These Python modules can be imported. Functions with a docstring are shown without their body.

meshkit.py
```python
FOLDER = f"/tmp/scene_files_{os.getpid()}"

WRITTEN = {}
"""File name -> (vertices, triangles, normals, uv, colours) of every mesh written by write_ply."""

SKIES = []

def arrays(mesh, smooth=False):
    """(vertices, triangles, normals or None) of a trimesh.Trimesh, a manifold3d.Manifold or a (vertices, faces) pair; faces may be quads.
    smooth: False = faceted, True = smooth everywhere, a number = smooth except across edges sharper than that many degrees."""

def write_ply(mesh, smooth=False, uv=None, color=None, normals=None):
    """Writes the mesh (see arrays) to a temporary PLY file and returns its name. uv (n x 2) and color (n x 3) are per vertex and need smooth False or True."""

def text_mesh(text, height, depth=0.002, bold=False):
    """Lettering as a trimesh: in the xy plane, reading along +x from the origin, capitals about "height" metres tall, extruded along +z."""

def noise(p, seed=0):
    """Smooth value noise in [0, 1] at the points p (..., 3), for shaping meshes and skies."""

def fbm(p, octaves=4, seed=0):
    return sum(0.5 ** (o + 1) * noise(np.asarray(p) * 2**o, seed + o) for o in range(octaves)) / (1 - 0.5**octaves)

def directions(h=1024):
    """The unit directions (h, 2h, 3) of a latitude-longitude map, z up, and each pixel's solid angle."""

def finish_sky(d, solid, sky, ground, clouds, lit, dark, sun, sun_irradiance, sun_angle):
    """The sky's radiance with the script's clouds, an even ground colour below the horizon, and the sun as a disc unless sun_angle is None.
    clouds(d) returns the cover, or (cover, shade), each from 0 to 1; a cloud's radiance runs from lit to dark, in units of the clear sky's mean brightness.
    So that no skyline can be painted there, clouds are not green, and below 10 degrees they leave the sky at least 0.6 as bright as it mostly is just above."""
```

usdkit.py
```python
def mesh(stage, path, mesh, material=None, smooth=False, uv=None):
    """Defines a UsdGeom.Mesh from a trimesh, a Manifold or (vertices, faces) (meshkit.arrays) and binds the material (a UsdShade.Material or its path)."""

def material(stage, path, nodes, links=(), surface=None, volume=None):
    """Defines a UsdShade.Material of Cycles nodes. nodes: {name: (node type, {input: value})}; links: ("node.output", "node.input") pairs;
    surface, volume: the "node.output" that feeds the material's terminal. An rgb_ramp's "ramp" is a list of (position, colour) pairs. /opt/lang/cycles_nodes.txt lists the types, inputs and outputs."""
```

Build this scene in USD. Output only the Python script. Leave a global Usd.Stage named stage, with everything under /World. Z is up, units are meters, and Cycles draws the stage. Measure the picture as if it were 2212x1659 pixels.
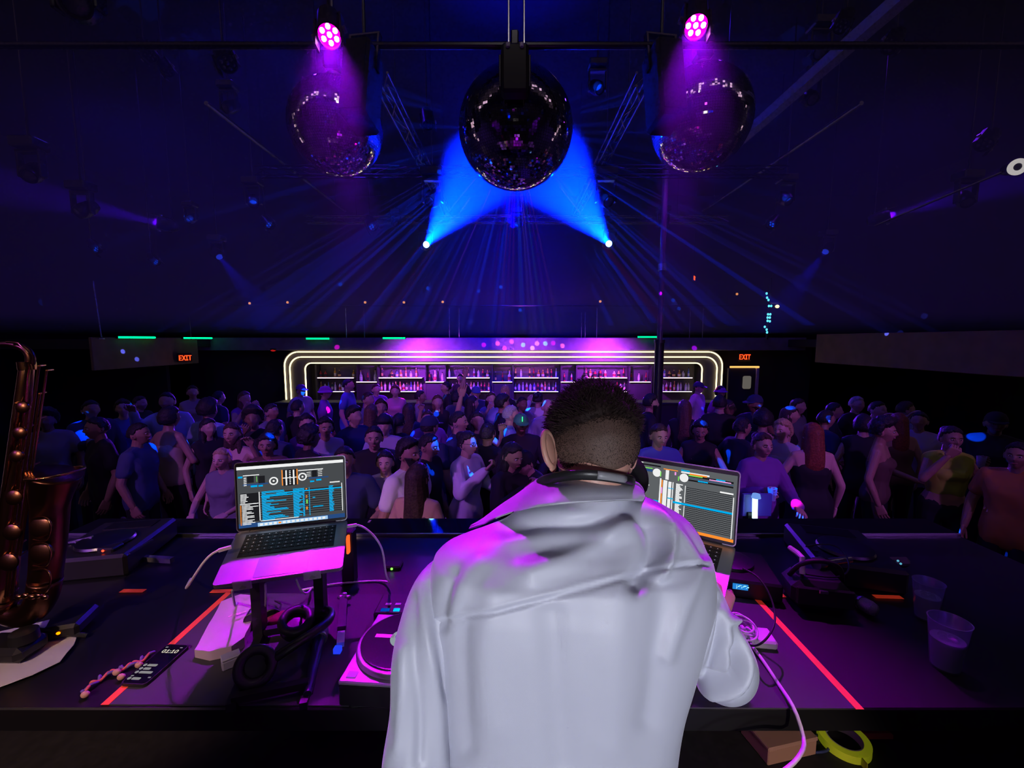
import math, random
import numpy as np, trimesh, manifold3d, usdkit, meshkit
from manifold3d import Manifold, CrossSection
from pxr import Usd, UsdGeom, UsdLux, UsdShade, Gf, Sdf, Vt
stage = Usd.Stage.CreateInMemory()
UsdGeom.SetStageUpAxis(stage, 'Z'); UsdGeom.SetStageMetersPerUnit(stage, 1.0)
UsdGeom.Xform.Define(stage, '/World'); UsdGeom.Scope.Define(stage, '/World/Looks')
A3 = np.array
# ---------------------------------------------------------------- camera
CAM = A3([0.0, 0.0, 2.6]); FOC = 925.0; PITCH = math.atan(94.5 / FOC)
cam = UsdGeom.Camera.Define(stage, '/World/camera')
cam.CreateHorizontalApertureAttr(36.0); cam.CreateVerticalApertureAttr(36.0 * 1659 / 2212)
cam.CreateFocalLengthAttr(36.0 * FOC / 2212)
cam.CreateExposureAttr(0.0)
_x = UsdGeom.Xformable(cam); _x.AddTranslateOp().Set(Gf.Vec3d(*CAM)); _x.AddRotateXOp().Set(90 - math.degrees(PITCH))
_fw, _up = A3([0, math.cos(PITCH), -math.sin(PITCH)]), A3([0, math.sin(PITCH), math.cos(PITCH)])
def ray(px, py):
    return (px - 1106) / FOC * A3([1., 0, 0]) + (829.5 - py) / FOC * _up + _fw
def at(px, py, Y):                      # the point of the room seen at that pixel, Y metres in front of the camera
    d = ray(px, py); return CAM + d * (Y / d[1])
def atz(px, py, Z):                     # ... or at height Z
    d = ray(px, py); return CAM + d * ((Z - CAM[2]) / d[2])
# ---------------------------------------------------------------- lights
def aim(prim, loc, target):
    loc, target = A3(loc, float), A3(target, float)
    z = loc - target; z /= np.linalg.norm(z)
    x = np.cross([0, 0, 1.0] if abs(z[2]) < .99 else [0, 1.0, 0], z); x /= np.linalg.norm(x); y = np.cross(z, x)
    m = Gf.Matrix4d(*x, 0, *y, 0, *z, 0, *loc, 1)
    UsdGeom.Xformable(prim).AddTransformOp().Set(m)
NL = [0]
def spot(loc, target, color, power, half, soft=0.3, radius=0.03, name='stage_lamp'):
    NL[0] += 1
    l = UsdLux.SphereLight.Define(stage, f'/World/lamps/{name}_{NL[0]:03d}')
    l.CreateRadiusAttr(radius); l.CreateColorAttr(Gf.Vec3f(*color)); l.CreateIntensityAttr(power); l.CreateNormalizeAttr(True)
    s = UsdLux.ShapingAPI.Apply(l.GetPrim()); s.CreateShapingConeAngleAttr(half); s.CreateShapingConeSoftnessAttr(soft)
    aim(l, loc, target); return l
UsdGeom.Xform.Define(stage, '/World/lamps')
BALL = at(1114, 280, 4.0); BALL_R = .50
BALL_L = at(727, 277, 4.3); BALL_LR = .43
BALL_RT = at(1512, 260, 4.3); BALL_RR = .46
HEAD_L, HEAD_R = at(921, 528, 9.4), at(1315, 526, 9.4)
PAR_L, PAR_R = at(712, 82, 2.75), at(1503, 62, 2.75)
SIDE_L, SIDE_R = at(338, 480, 7.6), at(1923, 465, 7.6)
DIM_L, DIM_R = at(475, 556, 9.6), at(1782, 545, 9.6)
BLUE, MAG, VIO = (.0, .018, 1.), (.62, .0, 1.), (.16, .0, 1.)
spot(HEAD_L, BALL + A3([-.05, 0, .0]), BLUE, 90000, 5.4, .35, .05, 'moving_head_lamp')
spot(HEAD_R, BALL + A3([.05, 0, .0]), BLUE, 90000, 5.4, .35, .05, 'moving_head_lamp')
spot(PAR_L, (-.40, 1.05, 1.8), MAG, 215, 18, .7, .06, 'par_lamp')
spot(PAR_R, (.45, 1.05, 1.8), MAG, 200, 18, .7, .06, 'par_lamp')
spot(SIDE_L, SIDE_L + A3([-3., -1.6, .55]), (.12, .0, 1.), 420, 11, .6, .05, 'par_lamp')
spot(SIDE_R, SIDE_R + A3([3., -1.6, .75]), (.12, .0, 1.), 420, 11, .6, .05, 'par_lamp')
spot(DIM_L, at(585, 690, 8.6), (.01, .01, 1.), 130, 9, .4, .04, 'beam_lamp')
spot(DIM_R, at(1670, 690, 8.6), (.01, .01, 1.), 130, 9, .4, .04, 'beam_lamp')
# stage front lamps behind the photographer: the white key on the DJ's back
spot((-.45, -3.0, 2.05), (.10, .74, 1.98), (.87, .89, 1.), 125, 9.5, .7, .16, 'stage_front_lamp')
spot((1.3, -3.0, 1.75), (.2, .74, 1.95), (.86, .9, 1.), 44, 9.5, .6, .16, 'stage_front_lamp')
# added wash lamps high over the floor, blue fill on crowd and haze
for x, y, c, p in ((-3.2, 6.2, (.05, .01, 1.), 55), (3.2, 6.6, (.05, .01, 1.), 50), (0, 8.6, (.03, .01, 1.), 80), (-6.6, 7.6, (.04, .02, 1.), 30), (6.6, 7.6, (.12, .01, .8), 25)):
    spot((x, y, 7.5), (x * .9, y + .4, 0), c, p, 62, 1., .1, 'wash_fill')
spot((0, 5.6, 6.9), (0, 11.6, 4.0), (.0, .0, 1.), 2100, 25, 1., .1, 'wash_fill')          # added blue glow in the haze, for light the beams scatter
for x in (-4.8, -2.4, 0, 2.4, 4.8): spot((x, 11.3, 2.36), (x * .85, 6.6, 1.1), (.16, .015, 1.), 480, 15, .6, .06, 'bar_lamp')
for x in (-2.7, 2.8): spot((x, 7.4, 6.25), (x * .95, 8.4, 0), (.34, .0, 1.), 150, 20, .8, .05, 'wash_fill')  # added lamps that make purple columns of haze below the side balls
spot((0, 9.3, 5.0), (0, 4.4, 7.6), (0., 0., 1.), 420, 30, .9, .06, 'wash_fill')          # added blue on the ceiling, for the beam spill above the centre ball
spot((-2.6, 10.9, 2.36), (-2.4, 12.2, 1.5), (.42, .04, 1.), 130, 70, .8, .08, 'bar_lamp')
spot((2.6, 10.9, 2.36), (2.4, 12.2, 1.5), (.46, .04, 1.), 130, 70, .8, .08, 'bar_lamp')
spot((.3, 10.6, 2.3), (.35, 11.9, 2.5), (.75, .1, 1.), 34, 40, .6, .06, 'bar_lamp')
# added fill lamps behind the camera, brightening crowd, booth and stage
spot((-4.5, -2.6, 5.2), (-1.6, 5.4, 1.3), (.46, .12, 1.), 380, 19, .7, .2, 'fill_lamp')
spot((4.5, -2.6, 5.2), (1.8, 5.4, 1.3), (.46, .11, 1.), 300, 19, .7, .2, 'fill_lamp')
spot((0, -3.2, 5.6), (0, 2.5, 1.2), (.34, .03, .6), 7, 62, .9, .3, 'fill_lamp')
spot((-1.6, -1.2, 3.6), (-1.5, 1.1, 2.0), (1., .62, .42), 60, 14, .6, .06, 'fill_lamp')  # on the saxophone
spot((1.3, -2.4, 2.7), (.72, 1.1, 1.38), (1., .8, .68), 60, 5, .6, .06, 'fill_lamp')         # on the shelf under the booth top
spot((-2.2, -1.8, 3.4), (-1.32, 1.15, 1.6), (.55, .35, 1.), 14, 9, .6, .06, 'fill_lamp')   # on the papers
# ---------------------------------------------------------------- kit: materials, meshes, naming
_M = {}
def pm(name, col, rough=.5, metal=0., **k):
    if name not in _M:
        _M[name] = usdkit.material(stage, '/World/Looks/' + name, {"p": ("principled_bsdf", dict(base_color=col, roughness=rough, metallic=metal, **k))}, surface="p.BSDF")
    return _M[name]
def em(name, col, power):
    if name not in _M:
        _M[name] = usdkit.material(stage, '/World/Looks/' + name, {"e": ("emission", dict(color=col, strength=power))}, surface="e.emission")
    return _M[name]
def noisy(name, a, b, scale, rough=.5, bump=0., metal=0., detail=4, **k):   # two colours of a thing's own stuff in a noise, with fine relief
    if name not in _M:
        n = {"t": ("texture_coordinate", {}), "n": ("noise_texture", dict(scale=scale, detail=detail)), "r": ("rgb_ramp", {"ramp": [(.35, a), (.65, b)]}),
             "p": ("principled_bsdf", dict(roughness=rough, metallic=metal, **k))}
        l = [("t.object", "n.vector"), ("n.fac", "r.fac"), ("r.color", "p.base_color")]
        if bump:
            n["b"] = ("bump", dict(strength=bump, distance=.01)); l += [("n.fac", "b.height"), ("b.normal", "p.normal")]
        _M[name] = usdkit.material(stage, '/World/Looks/' + name, n, l, surface="p.BSDF")
    return _M[name]
_used = {}
def _name(parent, name):
    k = _used.get((parent, name), 0); _used[(parent, name)] = k + 1
    return f'{parent}/{name}' + (f'_{k:03d}' if k else '')
def _tag(p, label=None, cat=None, group=None, kind=None):
    for a, b in (('label', label), ('category', cat), ('group', group), ('kind', kind)):
        if b: p.SetCustomDataByKey(a, b)
def rotm(loc=(0, 0, 0), rz=0., rx=0., ry=0., s=1.):
    def R(a, i):
        c, s_ = math.cos(a), math.sin(a); m = np.eye(3); j, k = [(1, 2), (2, 0), (0, 1)][i]
        m[j, j] = c; m[k, k] = c; m[j, k] = -s_; m[k, j] = s_; return m
    m = np.eye(4); m[:3, :3] = R(math.radians(rz), 2) @ R(math.radians(rx), 0) @ R(math.radians(ry), 1) * s; m[:3, 3] = loc; return m
def thing(name, label, cat, m=None, group=None):
    p = _name('/World', name); x = UsdGeom.Xform.Define(stage, p)
    if m is not None: x.AddTransformOp().Set(Gf.Matrix4d(*np.asarray(m, float).T.ravel().tolist()))
    _tag(x.GetPrim(), label, cat, group); return p
def part(parent, name, mesh, mat, smooth=35, label=None, kind=None, m=None):
    p = _name(parent, name); g = usdkit.mesh(stage, p, mesh, mat, smooth)
    if m is not None: g.AddTransformOp().Set(Gf.Matrix4d(*np.asarray(m, float).T.ravel().tolist()))
    _tag(g.GetPrim(), label, None, None, kind); return p
def solo(name, label, cat, mesh, mat, smooth=35, group=None, kind=None, m=None):
    p = part('/World', name, mesh, mat, smooth, m=m); _tag(stage.GetPrimAtPath(p), label, cat, group, kind); return p
def struct(name, mesh, mat, smooth=False, parent='/World', label=None):
    p = part(parent, name, mesh, mat, smooth, label)
    if parent == '/World': stage.GetPrimAtPath(p).SetCustomDataByKey('kind', 'structure')
    return p
def copy(src, name, label, m, group=None):        # a further thing of the same kind with the same parts
    p = _name('/World', name); x = UsdGeom.Xform.Define(stage, p); pr = x.GetPrim()
    was = stage.GetPrimAtPath(src).GetCustomData()
    pr.GetReferences().AddInternalReference(src); pr.SetInstanceable(True)
    x.ClearXformOpOrder(); x.AddTransformOp().Set(Gf.Matrix4d(*np.asarray(m, float).T.ravel().tolist()))
    _tag(pr, label, was.get('category'), group or was.get('group')); return p
# shapes
cat = trimesh.util.concatenate
def mv(t, *d): t = t.copy(); t.apply_translation(d); return t
def tr(t, m): t = t.copy(); t.apply_transform(m); return t
def hullpts(p): return trimesh.convex.convex_hull(np.asarray(p))
def bx(sx, sy, sz, x=0, y=0, z=0, b=0.):           # box by its centre, chamfered by b
    if b <= 0: return mv(trimesh.creation.box([sx, sy, sz]), x, y, z)
    h = A3([sx, sy, sz]) / 2; b = min(b, *(h * .9)); P = []
    for sg in np.ndindex(2, 2, 2):
        s_ = A3(sg) * 2 - 1
        for k in range(3):
            q = h - b; q[k] = h[k]; P.append(s_ * q)
    return mv(hullpts(P), x, y, z)
def bz(x0, x1, y0, y1, z0, z1, b=0.): return bx(x1 - x0, y1 - y0, z1 - z0, (x0 + x1) / 2, (y0 + y1) / 2, (z0 + z1) / 2, b)
def cyl(r, h, n=24, m=None, r2=None):              # along z from 0 to h
    return lathe([(0, 0), (r, 0), (r if r2 is None else r2, h), (0, h)], n, m)
def lathe(prof, n=24, m=None):
    t = trimesh.creation.revolve(np.asarray(prof, float), sections=n); t.merge_vertices(); t.fix_normals()
    return t if m is None else tr(t, m)
def tube(pts, r, n=8, closed=False):
    p = np.asarray(pts, float); N = len(p); r = np.broadcast_to(r, (N,))
    t = np.roll(p, -1, 0) - np.roll(p, 1, 0) if closed else np.gradient(p, axis=0)
    t /= np.linalg.norm(t, axis=1, keepdims=True) + 1e-12
    ref = np.where(np.abs(t[0, 2]) < .9, [0, 0, 1.], [1., 0, 0]) if True else 0
    a = np.cross(t[0], [0, 0, 1.] if abs(t[0, 2]) < .9 else [1., 0, 0]); a /= np.linalg.norm(a); As = [a]
    for i in range(1, N):
        a = As[-1] - t[i] * (As[-1] @ t[i]); a /= np.linalg.norm(a) + 1e-12; As.append(a)
    As = A3(As); Bs = np.cross(t, As); an = np.arange(n) * 2 * math.pi / n
    v = (p[:, None] + r[:, None, None] * (np.cos(an)[None, :, None] * As[:, None] + np.sin(an)[None, :, None] * Bs[:, None])).reshape(-1, 3)
    F = []
    for i in range(N if closed else N - 1):
        k = (i + 1) % N
        for j in range(n):
            q = (j + 1) % n; F += [(i * n + j, i * n + q, k * n + q), (i * n + j, k * n + q, k * n + j)]
    if not closed:
        v = np.vstack([v, p[0], p[-1]])
        for j in range(n): F += [(len(v) - 2, (j + 1) % n, j), (len(v) - 1, (N - 1) * n + j, (N - 1) * n + (j + 1) % n)]
    m = trimesh.Trimesh(v, F, process=False); return m
def spline(pts, n=40, closed=False):
    from scipy.interpolate import CubicSpline
    p = np.asarray(pts, float)
    if closed: p = np.vstack([p, p[:1]])
    d = np.r_[0, np.cumsum(np.linalg.norm(np.diff(p, axis=0), axis=1) + 1e-9)]
    return CubicSpline(d, p, bc_type='periodic' if closed else 'natural')(np.linspace(0, d[-1], n))
def ext(poly, h):                                   # polygon (list of xy) extruded along z
    from shapely.geometry import Polygon
    return trimesh.creation.extrude_polygon(Polygon(poly), h, engine='earcut')
def rrect(w, h, r, n=6):
    P = []
    for cx, cy, a0 in ((w / 2 - r, h / 2 - r, 0), (-w / 2 + r, h / 2 - r, 90), (-w / 2 + r, -h / 2 + r, 180), (w / 2 - r, -h / 2 + r, 270)):
        for k in range(n + 1):
            a = math.radians(a0 + 90 * k / n); P.append((cx + r * math.cos(a), cy + r * math.sin(a)))
    return P
def ell(rx, ry, rz, x=0, y=0, z=0, sub=2):
    s = trimesh.creation.icosphere(sub, 1.); s.apply_scale([rx, ry, rz]); return mv(s, x, y, z)
def frame(x0, x1, axis_z=(0, 0, 1.)):                # matrix taking +z to the way from x0 to x1
    x0, x1 = A3(x0, float), A3(x1, float); z = x1 - x0; L = np.linalg.norm(z); z /= L
    x = np.cross([0, 1., 0] if abs(z[1]) < .95 else [1., 0, 0], z); x /= np.linalg.norm(x); y = np.cross(z, x)
    m = np.eye(4); m[:3, 0], m[:3, 1], m[:3, 2], m[:3, 3] = x, y, z, x0; return m, L
def rod(a, b, r, n=8):
    m, L = frame(a, b); return cyl(r, L, n, m)
def bar(a, b, w):                                    # square bar
    m, L = frame(a, b); return tr(bx(w, w, L, 0, 0, L / 2), m)
def tm(mf): m = mf.to_mesh(); return trimesh.Trimesh(m.vert_properties[:, :3], m.tri_verts, process=False)
def mf(t): return Manifold(manifold3d.Mesh(np.asarray(t.vertices, np.float32), np.asarray(t.faces, np.uint32)))
_S12 = trimesh.creation.icosphere(1, 1.).vertices
def hull(*sp):                                       # hull of spheres (x, y, z, r)
    return Manifold.hull_points(np.vstack([_S12 * s[3] + A3(s[:3]) for s in sp]))
def chain(*sp):                                      # spheres joined one after the other
    return [hull(sp[i], sp[i + 1]) for i in range(len(sp) - 1)]
def union(l): return Manifold.batch_boolean(list(l), manifold3d.OpType.Add)
def soft(mfd, edge, it=8):
    t = tm(mfd.refine_to_length(edge)); trimesh.smoothing.filter_taubin(t, iterations=it); return t
# common looks
BLACK = pm('black_plastic', (.012, .012, .013), .38); MATT = noisy('matt_black', (.012, .011, .013), (.02, .018, .022), 30, .75, .15)
METAL = pm('aluminium', (.55, .56, .6), .28, 1.); DARKMETAL = pm('dark_steel', (.12, .12, .13), .35, 1.)
RUBBER = pm('rubber', (.015, .015, .016), .6); WHITE = pm('white_plastic', (.75, .74, .76), .35)
# ---------------------------------------------------------------- the room
FLOORM = pm('dance_floor_vinyl', (.03, .028, .033), .4)
WALLM = pm('dark_wall_paint', (.03, .024, .034), .8)
CEILM = pm('ceiling_paint', (.02, .018, .022), .85)
FASCIA = noisy('tan_fascia_paint', (.20, .145, .06), (.25, .18, .08), 4, .7, .05)
PURPLE_FASCIA = noisy('grey_fascia_paint', (.22, .18, .2), (.28, .23, .26), 4, .7, .05)
X0, X1, Y0, Y1, ZC = -12.5, 12.5, -3.6, 15.5, 7.6
struct('floor', bz(X0, X1, Y0, Y1, -.2, 0), FLOORM)
struct('ceiling', bz(X0, X1, Y0, Y1, ZC, ZC + .2), CEILM)
struct('wall_left', bz(X0 - .2, X0, Y0, Y1, 0, ZC), WALLM)
struct('wall_right', bz(X1, X1 + .2, Y0, Y1, 0, ZC), WALLM)
struct('wall_back', bz(X0, X1, Y1, Y1 + .2, 0, ZC), WALLM)
struct('wall_front', bz(X0, X1, Y0 - .2, Y0, 0, ZC), WALLM)
STZ, TBL = .70, 1.60                                  # stage floor, booth top
struct('stage_platform', bz(-7, 7, Y0, 2.35, 0, STZ, .01), MATT)
# balcony round three sides of the dance floor: decks and fascias
BY = 11.9                                             # face of the back balcony and of the bar wall below it
XL, XR = -8.3, 7.6
struct('balcony_back', bz(XL - 4, XR + 4.5, BY, Y1, 2.42, 2.62, .01), MATT)
struct('balcony_left', bz(X0, XL, 8.45, BY, 2.42, 2.62, .01), MATT)
struct('balcony_right', bz(XR, X1, 5.6, BY, 2.42, 2.62, .01), MATT)
struct('trim_1', bz(XL - .02, XL + .04, 8.45, BY - .6, 2.0, 2.66, .01), FASCIA)
struct('trim_2', bz(XR - .04, XR + .02, 5.0, BY - 1.2, 2.05, 2.75, .01), FASCIA)
struct('trim_3', bz(XL - .5, XR + .5, BY - .06, BY, 2.32, 2.67, .01), PURPLE_FASCIA)
struct('wall_bar', bz(XL - 1, XR + 1, BY + .42, BY + .55, 0, 2.42), WALLM)
struct('wall_side', bz(X0, XL - .6, 11.0, 11.1, 0, 2.42), WALLM)
# haze: the air over the dance floor
HAZE = usdkit.material(stage, '/World/Looks/haze', {"v": ("scatter_volume", {"color": (.5, .5, 1.), "density": .036, "anisotropy": .25})}, volume="v.volume")
HZ = [(-12.4, 2.3), (-.8, 2.3), (-.8, 4.5), (.8, 4.5), (.8, 2.3), (12.4, 2.3), (12.4, 15.4), (-12.4, 15.4)]
solo('haze', 'thin blue lit haze hanging in the air above the dance floor', 'haze', mv(ext(HZ, 3.55), 0, 0, 2.75), HAZE, False, kind='stuff')
# ---------------------------------------------------------------- lighting rig and mirror balls
TZ = 5.3
LENS_BLUE = em('blue_lens', (.25, .85, 1.), 14.); LENS_MAG = em('magenta_led', (1., .35, .95), 9.); LENS_MAG2 = em('magenta_glow', (1., .0, .75), 1.0)
def truss(name, label, a, b, w=.13, n=None, group='lighting trusses under the ceiling'):
    m, L = frame(a, b); n = n or max(3, int(L / .3)); h = w / 2
    t = thing(name, label, 'truss', m, group)
    for sx, sy in ((-h, -h), (h, -h), (h, h), (-h, h)): part(t, 'chord', rod((sx, sy, 0), (sx, sy, L), .014, 8), DARKMETAL)
    D = []
    for face in range(4):
        c = [(-h, -h), (h, -h), (h, h), (-h, h)]; p, q = c[face], c[(face + 1) % 4]
        for k in range(n):
            z0, z1 = L * k / n, L * (k + 1) / n
            u, v = (p, q) if k % 2 else (q, p); D.append(rod((*u, z0), (*v, z1), .007, 5))
    part(t, 'lacing', cat(D), DARKMETAL, kind='stuff')
    Ri = np.linalg.inv(m)
    for q in (.12, .88):
        c = A3(a) + (A3(b) - A3(a)) * q; part(t, 'hanging_rod', tr(rod((c[0], c[1], c[2] + h), (c[0], c[1], 7.6), .006, 6), Ri), BLACK)
    return t
tx = -1.38
truss('truss', 'lighting truss running away over the left side of the centre mirror ball', (-1.36, 4.75, TZ), (-1.36, 9.5, TZ))
truss('truss', 'lighting truss running away over the right side of the centre mirror ball', (1.36, 4.75, TZ), (1.36, 9.5, TZ))
truss('truss', 'cross truss just behind the three mirror balls', (-3.9, 6.85, TZ - .135), (4.2, 6.85, TZ - .135))
truss('truss', 'far cross truss above the two blue moving lights', (-4.4, 9.45, TZ - .135), (4.6, 9.45, TZ - .135))
for x_, w_ in ((-3.5, 'left'), (4.0, 'right')):
    t = thing('lighting_pipe', f'side lighting pipe beyond the {w_} mirror ball', 'pipe'); part(t, 'pipe', rod((x_, 5.2, TZ), (x_, 9.3, TZ), .025, 10), DARKMETAL)
    for q_ in (5.6, 8.8): part(t, 'hanging_rod', rod((x_, q_, TZ), (x_, q_, 7.6), .006, 6), BLACK)
solo('lighting_pipe', 'black pipe running across in front of the centre mirror ball motor', 'pipe', rod((-4.2, 3.55, 4.86), (4.2, 3.55, 4.86), .026, 10), DARKMETAL)
solo('ceiling_duct', 'long grey duct under the ceiling right of the mirror balls', 'duct', bar((3.15, 3.6, 5.35), (3.15, 6.4, 5.35), .11), pm('duct_grey', (.3, .3, .34), .5))
# mirror balls: flat mirror tiles in rows on a dark core
MIRROR = usdkit.material(stage, '/World/Looks/mirror_tile', {"p": ("metallic_bsdf", {"color": (.82, .82, .85), "roughness": .03})}, surface="p.BSDF")
def ball_tiles(R, s, seed):
    rg = np.random.default_rng(seed); V, F = [], []; rows = int(math.pi * R / s)
    for i in range(rows):
        th = math.pi * (i + .5) / rows; c = max(3, int(2 * math.pi * R * math.sin(th) / s))
        for j in range(c):
            ph = 2 * math.pi * (j + .5 * (i % 2)) / c
            n = A3([math.sin(th) * math.cos(ph), math.sin(th) * math.sin(ph), math.cos(th)]); p = n * R
            n = n + rg.normal(0, .012, 3); n /= np.linalg.norm(n)
            u = A3([-math.sin(ph), math.cos(ph), 0]); u -= n * (u @ n); u /= np.linalg.norm(u); v = np.cross(n, u)
            h = s * .46; k = len(V); q = s * .25
            for e, f in ((-1, -1), (1, -1), (1, 1), (-1, 1)): V.append(p + h * (e * u + f * v))
            for e, f in ((-1, -1), (1, -1), (1, 1), (-1, 1)): V.append(p + h * (e * u + f * v) - n * q)
            F += [(k, k + 1, k + 2), (k, k + 2, k + 3)]
            for e in range(4): g = (e + 1) % 4; F += [(k + e, k + 4 + e, k + 4 + g), (k + e, k + 4 + g, k + g)]
    return trimesh.Trimesh(V, F, process=False)
def mirror_ball(label, c, R, s, seed, tilt):
    t = thing('mirror_ball', label, 'mirror ball', rotm(c, tilt), 'mirror balls over the dance floor')
    part(t, 'core', trimesh.creation.icosphere(4, R - s * .1), BLACK)
    part(t, 'mirror_tile', ball_tiles(R, s, seed), MIRROR, False, kind='stuff')
    part(t, 'hanging_cap', lathe([(0, R - .01), (.075, R - .015), (.075, R + .04), (.03, R + .07), (0, R + .07)], 20), DARKMETAL)
    return t
mirror_ball('large mirror ball hanging in the centre under its black motor', BALL, BALL_R, .0215, 1, 3)
mirror_ball('mirror ball on the left, lit by the left magenta lamp', BALL_L, BALL_LR, .021, 2, 40)
mirror_ball('mirror ball on the right, lit by the right magenta lamp', BALL_RT, BALL_RR, .021, 3, 70)
b = BALL
m0 = at(1112, 155, 3.38)
t = thing('ball_motor', 'black motor housing hanging from the pipe above the centre mirror ball', 'motor', rotm(m0))
part(t, 'housing', bx(.20, .13, .34, 0, 0, 0, .02), BLACK); part(t, 'bracket', cat([bx(.016, .1, .22, -.108, 0, -.02, .004), bx(.016, .1, .22, .108, 0, -.02, .004)]), DARKMETAL)
part(t, 'ball_axle', rod((.0, .06, .1), (b[0] - m0[0], b[1] - m0[1], b[2] + BALL_R - m0[2]), .012, 8), DARKMETAL)
for k in (-1, 1): part(t, 'clamp', bx(.03, .04, .04, k * .05, -.06, .14, .008), WHITE)
for k in (-.045, .07): part(t, 'hanging_cable', rod((k, .05, .15), (k, .35, 7.6 - m0[2]), .008, 6), METAL)
part(t, 'pipe_clamp', bx(.06, .12, .22, 0, .14, .24, .01), DARKMETAL)
for q, w in ((BALL_L, 'left'), (BALL_RT, 'right')):
    R = BALL_LR if w == 'left' else BALL_RR
    t = thing('ball_motor', f'small black motor above the {w} mirror ball', 'motor', rotm((q[0], q[1], q[2] + R)))
    part(t, 'housing', bx(.16, .16, .2, 0, 0, .17, .02), BLACK); part(t, 'drop_pipe', rod((0, 0, .25), (0, 0, 7.6 - q[2] - R), .02, 8), DARKMETAL)
# black speaker cabinets hanging in front of the side balls
for x, px in ((-1, 782), (1, 1434)):
    c = at(px, 190, 3.5); w = 'left' if x < 0 else 'right'
    t = thing('hanging_speaker', f'black speaker hanging in front of the inner edge of the {w} mirror ball', 'speaker', rotm(c, x * 8, -12))
    part(t, 'cabinet', bx(.21, .28, .62, 0, 0, 0, .025), MATT); part(t, 'grille', bx(.18, .012, .56, 0, -.142, 0, .004), pm('speaker_grille', (.008, .008, .009), .8))
    part(t, 'bracket', cat([bx(.015, .05, .3, -.115, 0, .28), bx(.015, .05, .3, .115, 0, .28), bx(.25, .05, .015, 0, 0, .435)]), DARKMETAL); part(t, 'drop_rod', rod((0, 0, .43), (0, 2.0 * math.sin(math.radians(12)) * .0 + (7.6 - c[2]) * math.tan(math.radians(12)), 7.6 - c[2]), .01, 6), BLACK) if False else None
    ct = thing('drop_pipe', f'thin black pipe carrying the {w} hanging speaker', 'pipe'); part(ct, 'pipe', rod((c[0], c[1] + .09, c[2] + .41), (c[0], c[1] + .09, 7.6), .014, 8), BLACK)
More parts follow.
